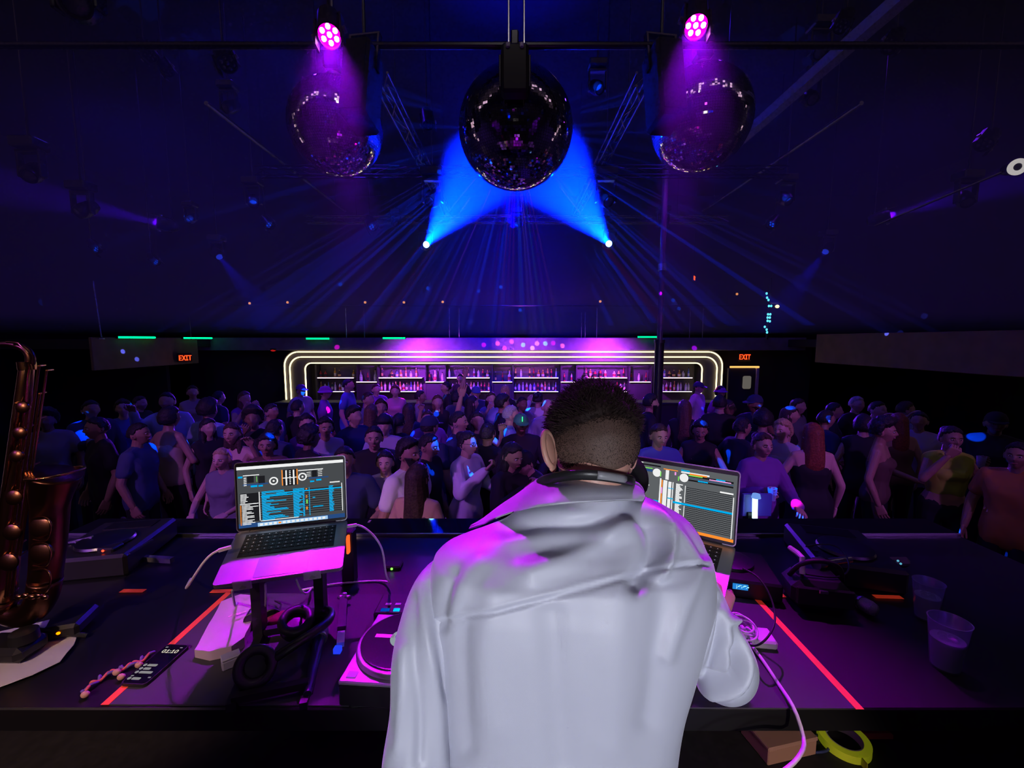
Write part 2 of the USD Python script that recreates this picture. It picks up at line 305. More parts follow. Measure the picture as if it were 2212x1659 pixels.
# par cans with seven LEDs
def par_can(label, loc, target, r=.1, lit=True, hot=None, glow=None, name='par_light', group=None, top=7.6):
    m, _ = frame(loc, target); m = np.array(m); m[:3, 3] = 0
    t = thing(name, label, 'stage light', rotm(loc), group); P_ = lambda n_, g_, k_: part(t, n_, tr(g_, m), k_)
    P_('can', lathe([(0, -.26), (r * .6, -.26), (r * .95, -.2), (r, -.03), (r * 1.03, 0), (r * 1.03, .03), (r * .94, .03), (r * .94, .0), (0, .0)], 28), BLACK)
    if lit: P_('reflector', cyl(r * .92, .006, 14, rotm((0, 0, .002))), glow)
    for k in range(7):
        a = math.radians(60 * k + 15); x, y = (0, 0) if k == 6 else (r * .6 * math.cos(a), r * .6 * math.sin(a))
        P_('led_lens', mv(lathe([(0, 0), (r * .22, 0), (r * .2, .012), (r * .1, .02), (0, .022)], 8), x, y, .008), hot if lit else pm('dark_lens', (.1, .1, .12), .1))
    P_('yoke', cat([bx(.012, .05, .3, -r * 1.15, 0, -.02), bx(.012, .05, .3, r * 1.15, 0, -.02), bx(r * 2.4, .05, .012, 0, 0, -.17)]), DARKMETAL)
    for k in (-1, 1): P_('yoke_knob', lathe([(0, -.02), (.02, -.02), (.02, .02), (0, .02)], 10, rotm((k * r * 1.2, 0, 0), 0, 0, 90)), METAL)
    part(t, 'drop_rod', rod(-m[:3, 2] * .17, (*(-m[:3, 2] * .17)[:2], top - A3(loc)[2]), .01, 6), BLACK)
    return t
def off(p, q, d): v = A3(q) - A3(p); return A3(p) - v / np.linalg.norm(v) * d
CA = A3([0, 0, 2.6])
par_can('magenta par light with seven LEDs glowing above the left mirror ball', off(PAR_L, (-.40, 1.05, 1.8), .05), (-.40, 1.05, 1.8), .071, True, LENS_MAG, LENS_MAG2)
par_can('magenta par light with seven LEDs glowing above the right mirror ball', off(PAR_R, (.45, 1.05, 1.8), .05), (.45, 1.05, 1.8), .071, True, LENS_MAG, LENS_MAG2)
SL, SR = SIDE_L + A3([-3., -1.6, .55]), SIDE_R + A3([3., -1.6, .75])
par_can('purple side light at far left, its beam pointing left', off(SIDE_L, SL, .05), SL, .1, True, LENS_MAG, LENS_MAG2)
par_can('purple side light at far right, its beam pointing right', off(SIDE_R, SR, .05), SR, .1, True, LENS_MAG, LENS_MAG2)
# moving heads
def moving_head(label, loc, target, top, lit=True, lens=None, name='moving_head_light', group=None, s=1.):
    loc = A3(loc, float); t = thing(name, label, 'stage light', rotm(loc), group)
    m, _ = frame((0, 0, 0), A3(target, float) - loc)
    part(t, 'head', tr(lathe(A3([(0, -.2), (.07, -.2), (.1, -.12), (.11, .02), (.09, .08), (.085, .1), (.07, .1), (.07, .085), (0, .085)]) * s, 22), m), BLACK)
    part(t, 'lens', tr(lathe(A3([(0, .088), (.068, .088), (.05, .1), (0, .106)]) * s, 10), m), lens or pm('dark_lens', (.1, .1, .12), .1))
    part(t, 'yoke', cat([bx(.03 * s, .09 * s, .3 * s, -.135 * s, 0, .1 * s, .008), bx(.03 * s, .09 * s, .3 * s, .135 * s, 0, .1 * s, .008), bx(.3 * s, .1 * s, .04 * s, 0, 0, .26 * s, .008)]), BLACK)
    part(t, 'base', bx(.3 * s, .24 * s, .12 * s, 0, 0, .35 * s, .015), BLACK)
    part(t, 'clamp', rod((0, 0, .4 * s), (0, 0, top - loc[2]), .012, 8), BLACK); return t
moving_head('blue moving light shining up at the centre mirror ball, left of the two', off(HEAD_L, BALL, .11), BALL, TZ + .2, True, LENS_BLUE)
moving_head('blue moving light shining up at the centre mirror ball, right of the two', off(HEAD_R, BALL, .11), BALL, TZ + .2, True, LENS_BLUE)
moving_head('dim blue beam light at left pointing down right', off(DIM_L, at(585, 690, 8.6), .11), at(585, 690, 8.6), 7.6, True, em('dim_blue_lens', (.02, .05, 1.), .5))
moving_head('dim blue beam light at right pointing down left', off(DIM_R, at(1670, 690, 8.6), .11), at(1670, 690, 8.6), 7.6, True, em('dim_blue_lens', (.02, .05, 1.), .5))
DOT_AT = []                                           # where beams thrown back by the mirror balls land
def hang(px, py, Y, label, s=1.0, top=TZ, kind=0):
    c = at(px, py, Y); DOT_AT.append(c)
    top = 7.6 if min(abs(px - 1117), abs(px - 855)) > 3 else top + .2
    if kind == 0: moving_head(label, c, c + A3([.3 * math.sin(px), -.6, -.5]), top, False, None, 'unlit_moving_light', None, s)
    else: par_can(label, c, c + A3([-c[0] * .2, -.5, -1.]), .1 * s, False, None, None, 'unlit_par_light', None, 7.6)
hang(935, 430, 6.85, 'unlit moving light under the truss corner left of the centre ball', 1.1)
hang(1308, 430, 6.85, 'unlit moving light under the truss corner right of the centre ball', 1.1)
hang(1117, 405, 6.85, 'unlit moving light just below the centre mirror ball', .75)
hang(1117, 485, 9.4, 'unlit moving light midway between the two blue moving lights', .8)
hang(548, 436, 7.2, 'unlit moving light at left below the side truss, topped blue', .9)
hang(1697, 430, 7.2, 'unlit moving light at right below the side truss, topped blue', .9)
hang(583, 486, 8.6, 'unlit par light below left, twin blue glints', .9, TZ, 1)
hang(1665, 485, 8.6, 'unlit par light below right, twin blue glints', .9, TZ, 1)
hang(805, 490, 8.8, 'unlit par light with a pale front left of the left beam', 1., TZ, 1)
hang(855, 482, 9.4, 'unlit moving light on the far truss left of the left blue light', .7)
hang(1432, 485, 8.4, 'unlit moving light at the top of the thin pole', .8)
hang(490, 135, 4.6, 'unlit par light high at upper left with blue glints', .9, 7.0, 1)
hang(322, 118, 5.2, 'unlit par light near the upper left corner, blue side', .7, 7.0, 1)
hang(362, 152, 5.4, 'unlit par light below the upper left corner light', .6, 7.0, 1)
hang(495, 232, 5.6, 'unlit moving light at left above the side beam', .7, 6.6)
hang(925, 267, 5.6, 'unlit par light left of the centre mirror ball', .7, 6.6, 1)
hang(1290, 190, 5.2, 'unlit moving light upper right of the centre mirror ball', .7, 7.0)
hang(1818, 55, 4.6, 'unlit par light at upper right near the top edge', .7, 7.2, 1)
hang(1925, 97, 4.8, 'unlit par light at upper right under the top edge light', .8, 7.2, 1)
hang(1770, 112, 5.0, 'unlit moving light at upper right beside the grey duct', .8, 7.2)
hang(1750, 212, 5.6, 'unlit moving light at right with three pale glints', .8, 6.8)
hang(2127, 309, 5.4, 'unlit par light at far right above the white rimmed lamp', .9, 6.6, 1)
hang(412, 473, 7.8, 'unlit moving light right of the far left side light', .7, TZ)
hang(2085, 432, 6.0, 'unlit moving light in the far right beam', .9, TZ)
hang(180, 455, 6.0, 'unlit moving light in the far left beam', .9, TZ)
hang(70, 375, 5.0, 'unlit moving light at the far left edge', .9, 5.6)
hang(210, 538, 7.0, 'unlit par light on the left wall with a bright blue dot', .6, 4.6, 1)
hang(338, 566, 8.0, 'unlit par light below the far left side light', .6, 4.4, 1)
c = at(2196, 361, 4.6)
t = thing('rimmed_lamp', 'round lamp with a white rim at the far right edge', 'lamp', frame(c, c + A3([-.4, -1., -.2]))[0])
part(t, 'rim', lathe([(.035, 0), (.075, 0), (.08, .015), (.07, .03), (.035, .02)], 24), em('white_rim', (.8, .75, .78), .55)); part(t, 'housing', lathe([(0, -.14), (.06, -.14), (.075, 0), (0, 0)], 20), BLACK); part(t, 'lens', cyl(.036, .012, 18), pm('dark_lens', (.1, .1, .12), .1))
part(t, 'drop_rod', rod((0, 0, -.1), (.0, 1.1, -.35), .012, 6), DARKMETAL)
c = at(170, 8, 3.0)
moving_head('unlit silver edged light cut by the top edge at upper left', c, c + A3([.4, -.6, -.4]), 7.6, False, None, 'unlit_moving_light', None, 1.)
# ---------------------------------------------------------------- back bar under the balcony
SC = BY / FOC                                           # metres per pixel at the bar
def bxp(px): return (px - 1106) * BY / FOC * 1.0006
def bzp(py): return at(1106, py, BY)[2]
BARW = pm('bar_panel', (.11, .085, .10), .5); BARD = pm('bar_dark_panel', (.06, .05, .06), .5); SHELF = pm('shelf_top', (.5, .45, .5), .3)
LED = em('shelf_led', (1., .74, .82), 2.3); NEON = em('neon_white', (1., .86, .46), 1.85)
t = thing('bar_wall', 'back bar wall panelling behind the shelves, framed by three neon lines', 'bar wall')
xa, xb = bxp(612), bxp(1562)
part(t, 'panel', bz(bxp(668), bxp(1512), BY + .36, BY + .42, 0, 2.3), BARW)
def arch(x0, x1, z1, w, y0, y1, r, hole):                # a portal frame with rounded upper corners
    from shapely.geometry import Polygon, box as sbox
    def sh(x0, x1, z1, r):
        P = [(x0, 0)] + [(x0 + r - r * math.cos(a), z1 - r + r * math.sin(a)) for a in np.linspace(0, math.pi / 2, 9)] + [(x1 - r + r * math.sin(a), z1 - r + r * math.cos(a)) for a in np.linspace(0, math.pi / 2, 9)] + [(x1, 0)]
        return Polygon(P)
    g = sh(x0, x1, z1, r).difference(sh(*hole)); m = trimesh.creation.extrude_polygon(g, y1 - y0, engine='earcut')
    return tr(m, np.array([[1, 0, 0, 0], [0, 0, -1, y1], [0, 1, 0, 0], [0, 0, 0, 1.]]))
o1, o2, o3 = (bxp(617), bxp(1558), bzp(760)), (bxp(628), bxp(1547), bzp(771)), (bxp(661), bxp(1515), bzp(784))
part(t, 'frame', arch(xa, xb, bzp(757), 0, BY - .02, BY + .42, .42, (bxp(657), bxp(1519), bzp(781), .2)), BARW)
for (x0, x1, z1), r in ((o1, .40), (o2, .33), (o3, .18)):
    P = [(x0, BY - .06, .95)] + [(x0 + r - r * math.cos(a), BY - .06, z1 - r + r * math.sin(a)) for a in np.linspace(0, math.pi / 2, 12)]
    P += [(x1 - r + r * math.sin(a), BY - .06, z1 - r + r * math.cos(a)) for a in np.linspace(0, math.pi / 2, 12)] + [(x1, BY - .06, .95)]
    part(t, 'neon_tube', tube(P, .021, 6), NEON, label='glowing warm white neon line')
# shelves: six wide bays of two shelves, five narrow bays of one
WIDE = [(680, 761), (814, 910), (963, 1058), (1110, 1208), (1264, 1358), (1436, 1501)]
NARROW = [(765, 811), (916, 959), (1062, 1107), (1212, 1246), (1362, 1410)]
ORD = ['leftmost', 'second', 'third', 'fourth', 'fifth', 'sixth']
SB = []
def shelf(px0, px1, py, label, depth=.26):
    x0, x1, z = bxp(px0), bxp(px1), bzp(py)
    s = thing('bar_shelf', label, 'shelf', rotm(((x0 + x1) / 2, BY + .36 - depth / 2, z)), 'lit bar shelves')
    w = x1 - x0; part(s, 'board', bx(w, depth, .025, 0, 0, -.0125, .004), SHELF); part(s, 'led_strip', bx(w - .02, .012, .022, 0, -depth / 2 - .006, -.013), LED, False, label='glowing strip along the front edge')
    return x0, x1, z
for i, (a, b) in enumerate(WIDE):
    for py, w in ((816, 'upper'), (846, 'lower')): SB.append((*shelf(a, b, py, f'{w} lit bar shelf of the {ORD[i]} wide bay from the left'), f'{w} shelf of the {ORD[i]} wide bay', 0 if w == 'upper' else 1))
for i, (a, b) in enumerate(NARROW): SB.append((*shelf(a, b, 825, f'single lit bar shelf of the {ORD[i]} narrow bay from the left'), f'shelf of the {ORD[i]} narrow bay', 2))
for a, b in zip([676] + [p for w in NARROW for p in w], [680] + [p + 2.5 for w in NARROW for p in w]): part(t, 'pilaster', bz(bxp(a), bxp(b), BY + .1, BY + .36, 0, bzp(789)), BARD)
for a, b in NARROW: part(t, 'niche_panel', bz(bxp(a + 2), bxp(b), BY + .12, BY + .36, 0, bzp(830)), BARD)
struct_bar = thing('bar_counter', 'long dark bar counter behind the crowd', 'bar counter')
part(struct_bar, 'front', bz(bxp(660), bxp(1520), BY - 1.55, BY - 1.5, 0, 1.04, .01), BARD); part(struct_bar, 'top', bz(bxp(655), bxp(1525), BY - 1.6, BY - 1.1, 1.04, 1.09, .01), BARD)
# bottles
GL = {k: usdkit.material(stage, f'/World/Looks/bottle_{k}', {"p": ("principled_bsdf", dict(base_color=c, roughness=.12, coat_weight=.3))}, surface="p.BSDF") for k, c in
      dict(amber=(.55, .27, .05), clear=(.62, .6, .68), dark=(.05, .03, .05), green=(.05, .16, .06), red=(.5, .04, .05), blue=(.12, .2, .65), gold=(.75, .5, .12), white=(.8, .78, .8)).items()}
LABELS = {k: pm('paper_' + k, c, .6) for k, c in dict(cream=(.75, .68, .5), white=(.8, .78, .78), black=(.02, .02, .02), red=(.5, .05, .06), gold=(.7, .5, .15)).items()}
def bottle(kind):
    h, r, sh, nk = dict(tall=(.31, .037, .62, .014), squat=(.24, .05, .6, .016), slim=(.33, .032, .55, .013), square=(.27, .043, .68, .015), magnum=(.42, .055, .5, .02))[kind]
    h, r, nk = h * .84, r * .84, nk * .84
    n = 4 if kind == 'square' else 16
    P = [(0, 0), (r * .92, 0), (r, .008), (r, h * sh * .86), (r * .93, h * sh * .95), (nk * 1.5, h * sh * 1.12), (nk, h * sh * 1.22), (nk, h * .9), (0, h * .9)]
    return lathe(P, n if n > 4 else 16), lathe([(0, h * .89), (nk * 1.25, h * .89), (nk * 1.25, h * .985), (nk * .9, h), (0, h)], 12), lathe([(r * 1.012, h * sh * .22), (r * 1.012, h * sh * .72)], 16), lathe([(nk * 1.08, h * .78), (nk * 1.08, h * .87)], 12), h, r
BK = {k: bottle(k) for k in ('tall', 'squat', 'slim', 'square', 'magnum')}
protos = {}
CLOT = dict(amber='amber', clear='clear', dark='dark', green='green', red='red', blue='blue', gold='golden', white='white')
LBL = dict(amber='cream', clear='white', dark='gold', green='cream', red='black', blue='white', gold='black', white='red')
def put_bottle(kind, col, loc, label, group):
    m = rotm(loc, (loc[0] * 977) % 360)
    if (kind, col) in protos: return copy(protos[kind, col], f'bottle', label, m, group)
    g, c, l, f, h, r = BK[kind]; t = thing('bottle', label, 'bottle', m, group); protos[kind, col] = t
    part(t, 'glass', g, GL[col]); part(t, 'cap', c, LABELS['gold' if col in ('dark', 'amber') else 'black']); part(t, 'paper_label', l, LABELS[LBL[col]])
    if kind in ('tall', 'magnum'): part(t, 'neck_foil', f, LABELS['gold'])
    return t
rg = random.Random(11); ORN = ['first', 'second', 'third', 'fourth', 'fifth', 'sixth', 'seventh', 'eighth', 'ninth', 'tenth', 'eleventh', 'twelfth', 'thirteenth', 'fourteenth']
KINDN = dict(tall='tall', squat='squat', slim='slim', square='broad', magnum='oversized')
for x0, x1, z, where, ty in SB:
    n = int((x1 - x0) / (.125 if ty == 0 else .098 if ty == 1 else .17))
    for i in range(n):
        if ty == 0 and rg.random() < .18: continue
        kd = rg.choice(['tall', 'squat', 'slim', 'square', 'squat'] if ty == 0 else ['tall', 'tall', 'slim', 'square', 'tall'] if ty == 1 else ['magnum', 'tall', 'slim'])
        co = rg.choice(['amber', 'clear', 'dark', 'gold', 'white', 'amber', 'blue', 'red'] if ty == 0 else ['clear', 'white', 'clear', 'amber', 'green', 'red', 'blue', 'clear'] if ty == 1 else ['clear', 'white', 'red', 'dark'])
        x = x0 + (i + .5) * (x1 - x0) / n + rg.uniform(-.015, .015)
        put_bottle(kd, co, (x, BY + .36 - rg.uniform(.1, .17), z), f'{KINDN[kd]} {CLOT[co]} bottle, {ORN[i]} from the left on {where}', 'bottles on the lit bar shelves')
# balcony: rail posts, glass balustrade, green laser bars
RAILM = METAL
t = thing('balcony_railing', 'row of thin steel posts along the back balcony edge', 'railing')
for px in (748, 787, 971, 992, 1256, 1264, 1289, 1490, 1518): part(t, 'post', rod((bxp(px), BY + .1, 2.62), (bxp(px), BY + .1, 2.62 + (.86 if px < 1250 or px > 1280 else .75)), .014, 8), RAILM)
part(t, 'handrail', rod((XL + .2, BY + .1, 3.55), (XR - .2, BY + .1, 3.55), .016, 8), DARKMETAL)
t = thing('side_railing', 'thin steel rail end at the corner of the left balcony', 'railing')
c = at(219, 728, 8.5); part(t, 'post', rod((c[0], 8.5, 2.63), (c[0] - .06, 8.5, 3.75), .014, 8), RAILM); part(t, 'post', rod((XL + .1, 11.0, 2.63), (XL + .1, 11.0, 3.2), .012, 8), DARKMETAL)
part(t, 'foot', lathe([(0, 0), (.05, 0), (.05, .02), (.02, .04), (0, .04)], 14, rotm((c[0], 8.5, 2.62))), RAILM)
GREEN = em('green_laser', (.0, 1., .28), 1.6)
for (p0, p1, Y, z, segs), lb in zip([(250, 334, 8.9, 728.5, 3), (392, 455, 10.6, 730, 3), (662, 710, BY - .1, 731.5, 3), (827, 876, BY - .1, 730.5, 2), (1376, 1419, BY - .1, 728, 3)],
        ['longest green light bar on the left balcony edge', 'green light bar on the left balcony near its far end', 'green light bar above the left end of the neon bar frame', 'green light bar above the second bar bay', 'green light bar just left of the black pole']):
    a, b = at(p0, z, Y), at(p1, z, Y)
    if Y < 11: a, b = A3([XL + .06, XL * FOC / (p0 - 1106) * 1.0, a[2]]), A3([XL + .06, XL * FOC / (p1 - 1106), b[2]])
    t = thing('green_light_bar', lb, 'light bar'); m, L = frame(a, b)
    part(t, 'housing', tr(bx(.06, .05, L, 0, 0, L / 2, .008), m) if Y > 11 else tr(bx(.05, .06, L, 0, 0, L / 2, .008), m), BLACK)
    q = 0.
    for k in range(segs):
        w = L * [[.26, .06, .62], [.4, .2, .36], [.47, .45, .06], [.86, .1, 0], [.1, .5, .34]][[250, 392, 662, 827, 1376].index(p0)][k]
        if w > 0: part(t, 'led_segment', tr(bx(.05, .04, w, *( (0.,0.) ), q + w / 2 + .01), m @ rotm((0, -.03, 0) if Y > 11 else (.0, -.0, 0))) if Y > 11 else tube([a + (b - a) / L * (q + .01) + A3([.035, 0, 0]), a + (b - a) / L * (q + .01 + w * .96) + A3([.035, 0, 0])], .024, 8), GREEN, False)
        q += w + .012
# exit signs
EXM = em('exit_red', (1., .06, .01), 2.4)
def exit_sign(label, c, rz, s=1., txt='EXIT'):
    t = thing('exit_sign', label, 'exit sign', rotm(c, rz))
    part(t, 'housing', bx(.34 * s, .05, .22 * s, 0, 0, 0, .01), pm('exit_housing', (.05, .01, .01), .4)); w = meshkit.text_mesh(txt, .13 * s, .01, True)
    b = w.bounds; w.apply_translation([-(b[0, 0] + b[1, 0]) / 2, -(b[0, 1] + b[1, 1]) / 2, 0]); w.apply_scale([.3 * s / max(b[1, 0] - b[0, 0], .01) if txt == 'EXIT' else 1, 1, 1])
    part(t, 'lettering', tr(w, rotm((0, -.026, 0), 0, 90)), EXM, False, label='red glowing letters'); part(t, 'bracket', bx(.3 * s, .06, .02, 0, .0, .12 * s), BLACK); return t
exit_sign('red EXIT sign on the tan left balcony fascia', A3([XL + .18, XL * FOC / (384 - 1106), at(384, 773, XL * FOC / (384 - 1106))[2]]), 62, .92)
exit_sign('red EXIT sign above the door right of the bar', at(1608, 771, BY - .1), 0, 1.02)
e_ = exit_sign('small red exit sign high up behind the pole, seen edge on', at(1498, 601, 13.2), 58, .85); part(e_, 'drop_rod', rod((0, 0, .09), (0, 0, 7.6 - at(1498, 601, 13.2)[2]), .01, 6), BLACK)
t = thing('warning_lamp', 'small dim red lamp on the wall left of the bar', 'lamp', rotm(at(590, 757, BY - .1)))
part(t, 'base', bx(.16, .05, .05, 0, 0, .03, .01), BLACK); part(t, 'lens', ell(.07, .035, .03), em('dim_red', (1., .02, .02), .35))
# door right of the bar
c0, c1 = at(1572, 860, BY - .05), at(1636, 792, BY - .05)
t = thing('bar_door', 'dark door right of the bar with small window and lit frame', 'door')
x0, x1, z1 = c0[0], c1[0], c1[2]
part(t, 'leaf', bz(x0, x1 - .08, BY - .12, BY - .06, 0, z1 - .05, .006), pm('door_paint', (.035, .025, .035), .5))
part(t, 'lintel', bz(x0 - .02, x1, BY - .16, BY - .1, z1 - .03, z1 + .02, .006), em('warm_led_strip', (1., .5, .12), 1.3), label='lit orange top of the frame')
part(t, 'jamb', bz(x1 - .07, x1, BY - .16, BY - .06, 0, z1 - .04, .006), pm('jamb', (.6, .5, .42), .5)); part(t, 'jamb', bz(x0 - .06, x0 - .01, BY - .14, BY - .06, 0, z1 - .04, .006), BARD)
q = at(1613, 826, BY - .13); part(t, 'window_pane', tr(ext(rrect(.23, .36, .05), .012), rotm(q, 0, 90)), em('window_glow', (.5, .45, .4), .22), False)
# the pole on the dance floor
c = at(1425, 735, 7.9)
t = thing('pole', 'black pole standing in the crowd in front of the bar', 'pole', rotm((c[0], 7.9, 0)))
part(t, 'sleeve', cyl(.082, 2.58, 24), pm('pole_sleeve', (.01, .01, .013), .35)); part(t, 'pipe', rod((0, 0, 2.58), (0, 0, 7.6), .05, 16), pm('pole_pipe', (.1, .09, .13), .3, .6)); part(t, 'collar', cyl(.095, .06, 24, rotm((0, 0, 2.55))), BLACK); part(t, 'clamp', cyl(.075, .12, 16, rotm((0, 0, 3.85))), METAL)
# column of small cyan lights at the right and a warm lamp
t = thing('led_column', 'upright rig of small cyan lights right of the bar', 'light')
c = at(1660, 675, 10.6); part(t, 'upright', rod((c[0], 10.6, 2.62), (c[0], 10.6, 4.1), .03, 8), BLACK)
for px, py in ((1656, 634), (1657, 643), (1660, 648), (1661, 661), (1666, 661), (1659, 679), (1664, 679), (1658, 686), (1663, 686), (1658, 693), (1663, 694), (1652, 706), (1656, 712), (1657, 718)):
    part(t, 'led', ell(.03, .02, .035, *at(px, py, 10.55), 0), em('cyan_led', (.1, .7, 1.), 1.8))
c = at(1679, 662, 10.5); t = thing('warm_lamp', 'small warm white lamp beside the cyan light column', 'lamp', rotm(c))
part(t, 'housing', bx(.13, .16, .1, 0, .09, .01, .01), BLACK); part(t, 'lens', ell(.05, .025, .04), em('warm_lens', (1., .72, .3), 3.)); part(t, 'bracket', bx(.2, .03, .02, -.05, .05, .08), METAL)
for i, (px, py) in enumerate(((538, 655), (620, 653), (788, 653), (872, 653), (956, 652), (1297, 651), (1593, 635))):
    c = at(px, py, 15.2); t = thing('pin_light', f'tiny orange pin light on the balcony back wall, number {ORN[i]} from the left', 'lamp', rotm(c))
    part(t, 'housing', bx(.12, .26, .12, 0, .17, .02, .01), BLACK); part(t, 'lens', ell(.05, .03, .05, 0, .03, 0, 0), em('pin_orange', (1., .35, .12), .9))
# ---------------------------------------------------------------- people
def smooth01(x): x = np.clip(x, 0, 1); return x * x * (3 - 2 * x)
def gz(d, c, s): return np.exp(-((d - A3(c)) ** 2).sum(1) / (2 * s * s))
def sculpt(d):                                          # a head from unit directions: x to its left, y the face, z up
    x, y, z = d.T; r = 1 / np.sqrt((x / .075) ** 2 + (y / .096) ** 2 + (z / .115) ** 2); v = d * r[:, None]
    t = smooth01((-z - .05) / .85); v[:, 0] *= 1 - .30 * t; v[:, 1] = np.where(v[:, 1] < 0, v[:, 1] * (1 - .38 * t), v[:, 1] * (1 - .06 * t))
    v[:, 1] += .024 * gz(d, (0, .98, -.16), .10) + .011 * gz(d, (0, .97, .04), .09) - .004 * (gz(d, (.09, .97, -.1), .06) + gz(d, (-.09, .97, -.1), .06))
    for s in (-1, 1): v[:, 1] += -.010 * gz(d, (s * .36, .91, .10), .13) + .005 * gz(d, (s * .3, .9, .3), .14) + .004 * gz(d, (s * .5, .8, -.2), .18)
    v[:, 1] += .007 * gz(d, (0, .88, -.46), .09) - .005 * gz(d, (0, .83, -.58), .05) + .006 * gz(d, (0, .81, -.64), .07) + .009 * gz(d, (0, .66, -.86), .16)
    return v
ICO = {k: trimesh.creation.icosphere(k, 1.) for k in (2, 3, 4)}
def head_mf(sub):
    m = ICO[sub].copy(); m.vertices = sculpt(np.array(m.vertices))
    ear = [tr(ell(.011, .026, .034, 0, 0, 0, 2), rotm((s * .076, -.008, -.004), s * 18, 8)) for s in (-1, 1)]
    return union([mf(m)] + [mf(e) for e in ear])
HEADS = {k: head_mf(k) for k in (3, 4)}
def hairshape(sub, thick, style, seed):
    d = np.array(ICO[sub].vertices); x, y, z = d.T
    jag = .16 * (meshkit.fbm(d * 9 + seed, 2, seed) - .5); top = (z + jag - (.62 if style != 'bald' else 9) - .08 * np.cos(3 * x)) / .10
    side = np.minimum((.06 + .28 * np.clip(z, 0, 1) - y + jag) / .10, (z + (.62 if style == 'bob' else .38)) / .16)
    if style == 'bowl': top = (z - .36) / .1
    s = smooth01(np.maximum(top, side)); n = meshkit.fbm(d * A3([9, 9, 5]) + seed, 3, seed) - .5
    th = thick * (1 + .9 * np.clip(z, 0, 1) * (style in ('quiff', 'bowl', 'curly')) + .5 * (style == 'bob') * np.clip(-z, 0, 1))
    off = -.014 + (th + .014) * s + n * s * (.034 if style == 'curly' else .018)
    v = sculpt(d); v += (v / np.linalg.norm(v, axis=1)[:, None]) * off[:, None]
    m = ICO[sub].copy(); m.vertices = v; return m
def beardshape(sub):
    d = np.array(ICO[sub].vertices); x, y, z = d.T
    s = smooth01(np.minimum((y - .12) / .2, (-.30 - z + .25 * (np.abs(x) > .5)) / .14)) * (1 - .9 * gz(d, (0, .88, -.46), .07))
    v = sculpt(d); v += (v / np.linalg.norm(v, axis=1)[:, None]) * (-.012 + .019 * s)[:, None]
    m = ICO[sub].copy(); m.vertices = v; return m
def hand_mf(curl, spread=1.):                            # wrist at the origin, fingers to +y, palm down (-z), thumb to +x
    P = [hull((-.024, .012, 0, .014), (.024, .012, 0, .014), (-.034, .085, 0, .011), (.032, .088, 0, .012), (0, .05, 0, .017))]
    for i, (x, L) in enumerate(((.031, .070), (.010, .080), (-.012, .074), (-.032, .058))):
        p = A3([x, .088, 0.]); a = 0.; q = [(*p, .0095)]
        for k, f in enumerate((.45, .30, .25)):
            a += math.radians(curl * (.8, 1.1, .8)[k]); sx = x * .18 * spread / .03 * .03
            p = p + L * f * A3([x * 2.2 * spread, math.cos(a), -math.sin(a)]); q.append((*p, (.0088, .0082, .0072)[k]))
        P += chain(*q)
    a = math.radians(curl * .5)
    P += chain((.022, .025, -.002, .014), (.048, .055, -.010 - .01 * math.sin(a), .0115), (.056, .084, -.016 - .02 * math.sin(a), .0095), (.050 - .01 * math.sin(a), .106, -.022 - .03 * math.sin(a), .008))
    return union(P)
HANDS = {'relax': hand_mf(22), 'grip': hand_mf(62, .3), 'flat': hand_mf(6, 1.3)}
def place_mf(m, M): return m.transform(np.asarray(M)[:3, :])
def hand_frame(el, wr, palm, side, s=1.):                # fingers on from the forearm, palm towards "palm"
    y = A3(wr) - A3(el); y /= np.linalg.norm(y); z = -A3(palm, float); z -= y * (z @ y); z /= np.linalg.norm(z) + 1e-9; x = np.cross(y, z)
    M = np.eye(4); M[:3, 0], M[:3, 1], M[:3, 2], M[:3, 3] = x * s, y * s, z * s, wr
    return M
ARM = {  # elbow, wrist, palm for the left side (x > 0 is mirrored for the other)
    'down': ((.255, -.03, 1.13), (.265, .07, .89), (-1, 0, 0), 'relax'), 'bent': ((.29, .02, 1.14), (.17, .31, 1.10), (-.4, 0, -1), 'relax'),
    'drink': ((.25, .0, 1.12), (.14, .27, 1.24), (-1, .2, 0), 'grip'), 'up': ((.26, .06, 1.66), (.20, .10, 1.93), (0, 1, 0), 'flat'),
    'half': ((.30, .06, 1.28), (.27, .22, 1.52), (0, 1, .2), 'relax'), 'face': ((.24, .14, 1.22), (.10, .20, 1.47), (0, -1, 0), 'grip'),
    'phone': ((.24, .12, 1.20), (.09, .30, 1.40), (0, -1, .3), 'grip'), 'out': ((.38, .03, 1.24), (.60, .12, 1.30), (0, 0, -1), 'flat'), 'hip': ((.34, -.08, 1.14), (.19, .0, 1.0), (-1, 0, 0), 'relax'),
    'fist': ((.27, .10, 1.17), (.22, .25, 1.40), (-1, 0, 0), 'grip')}
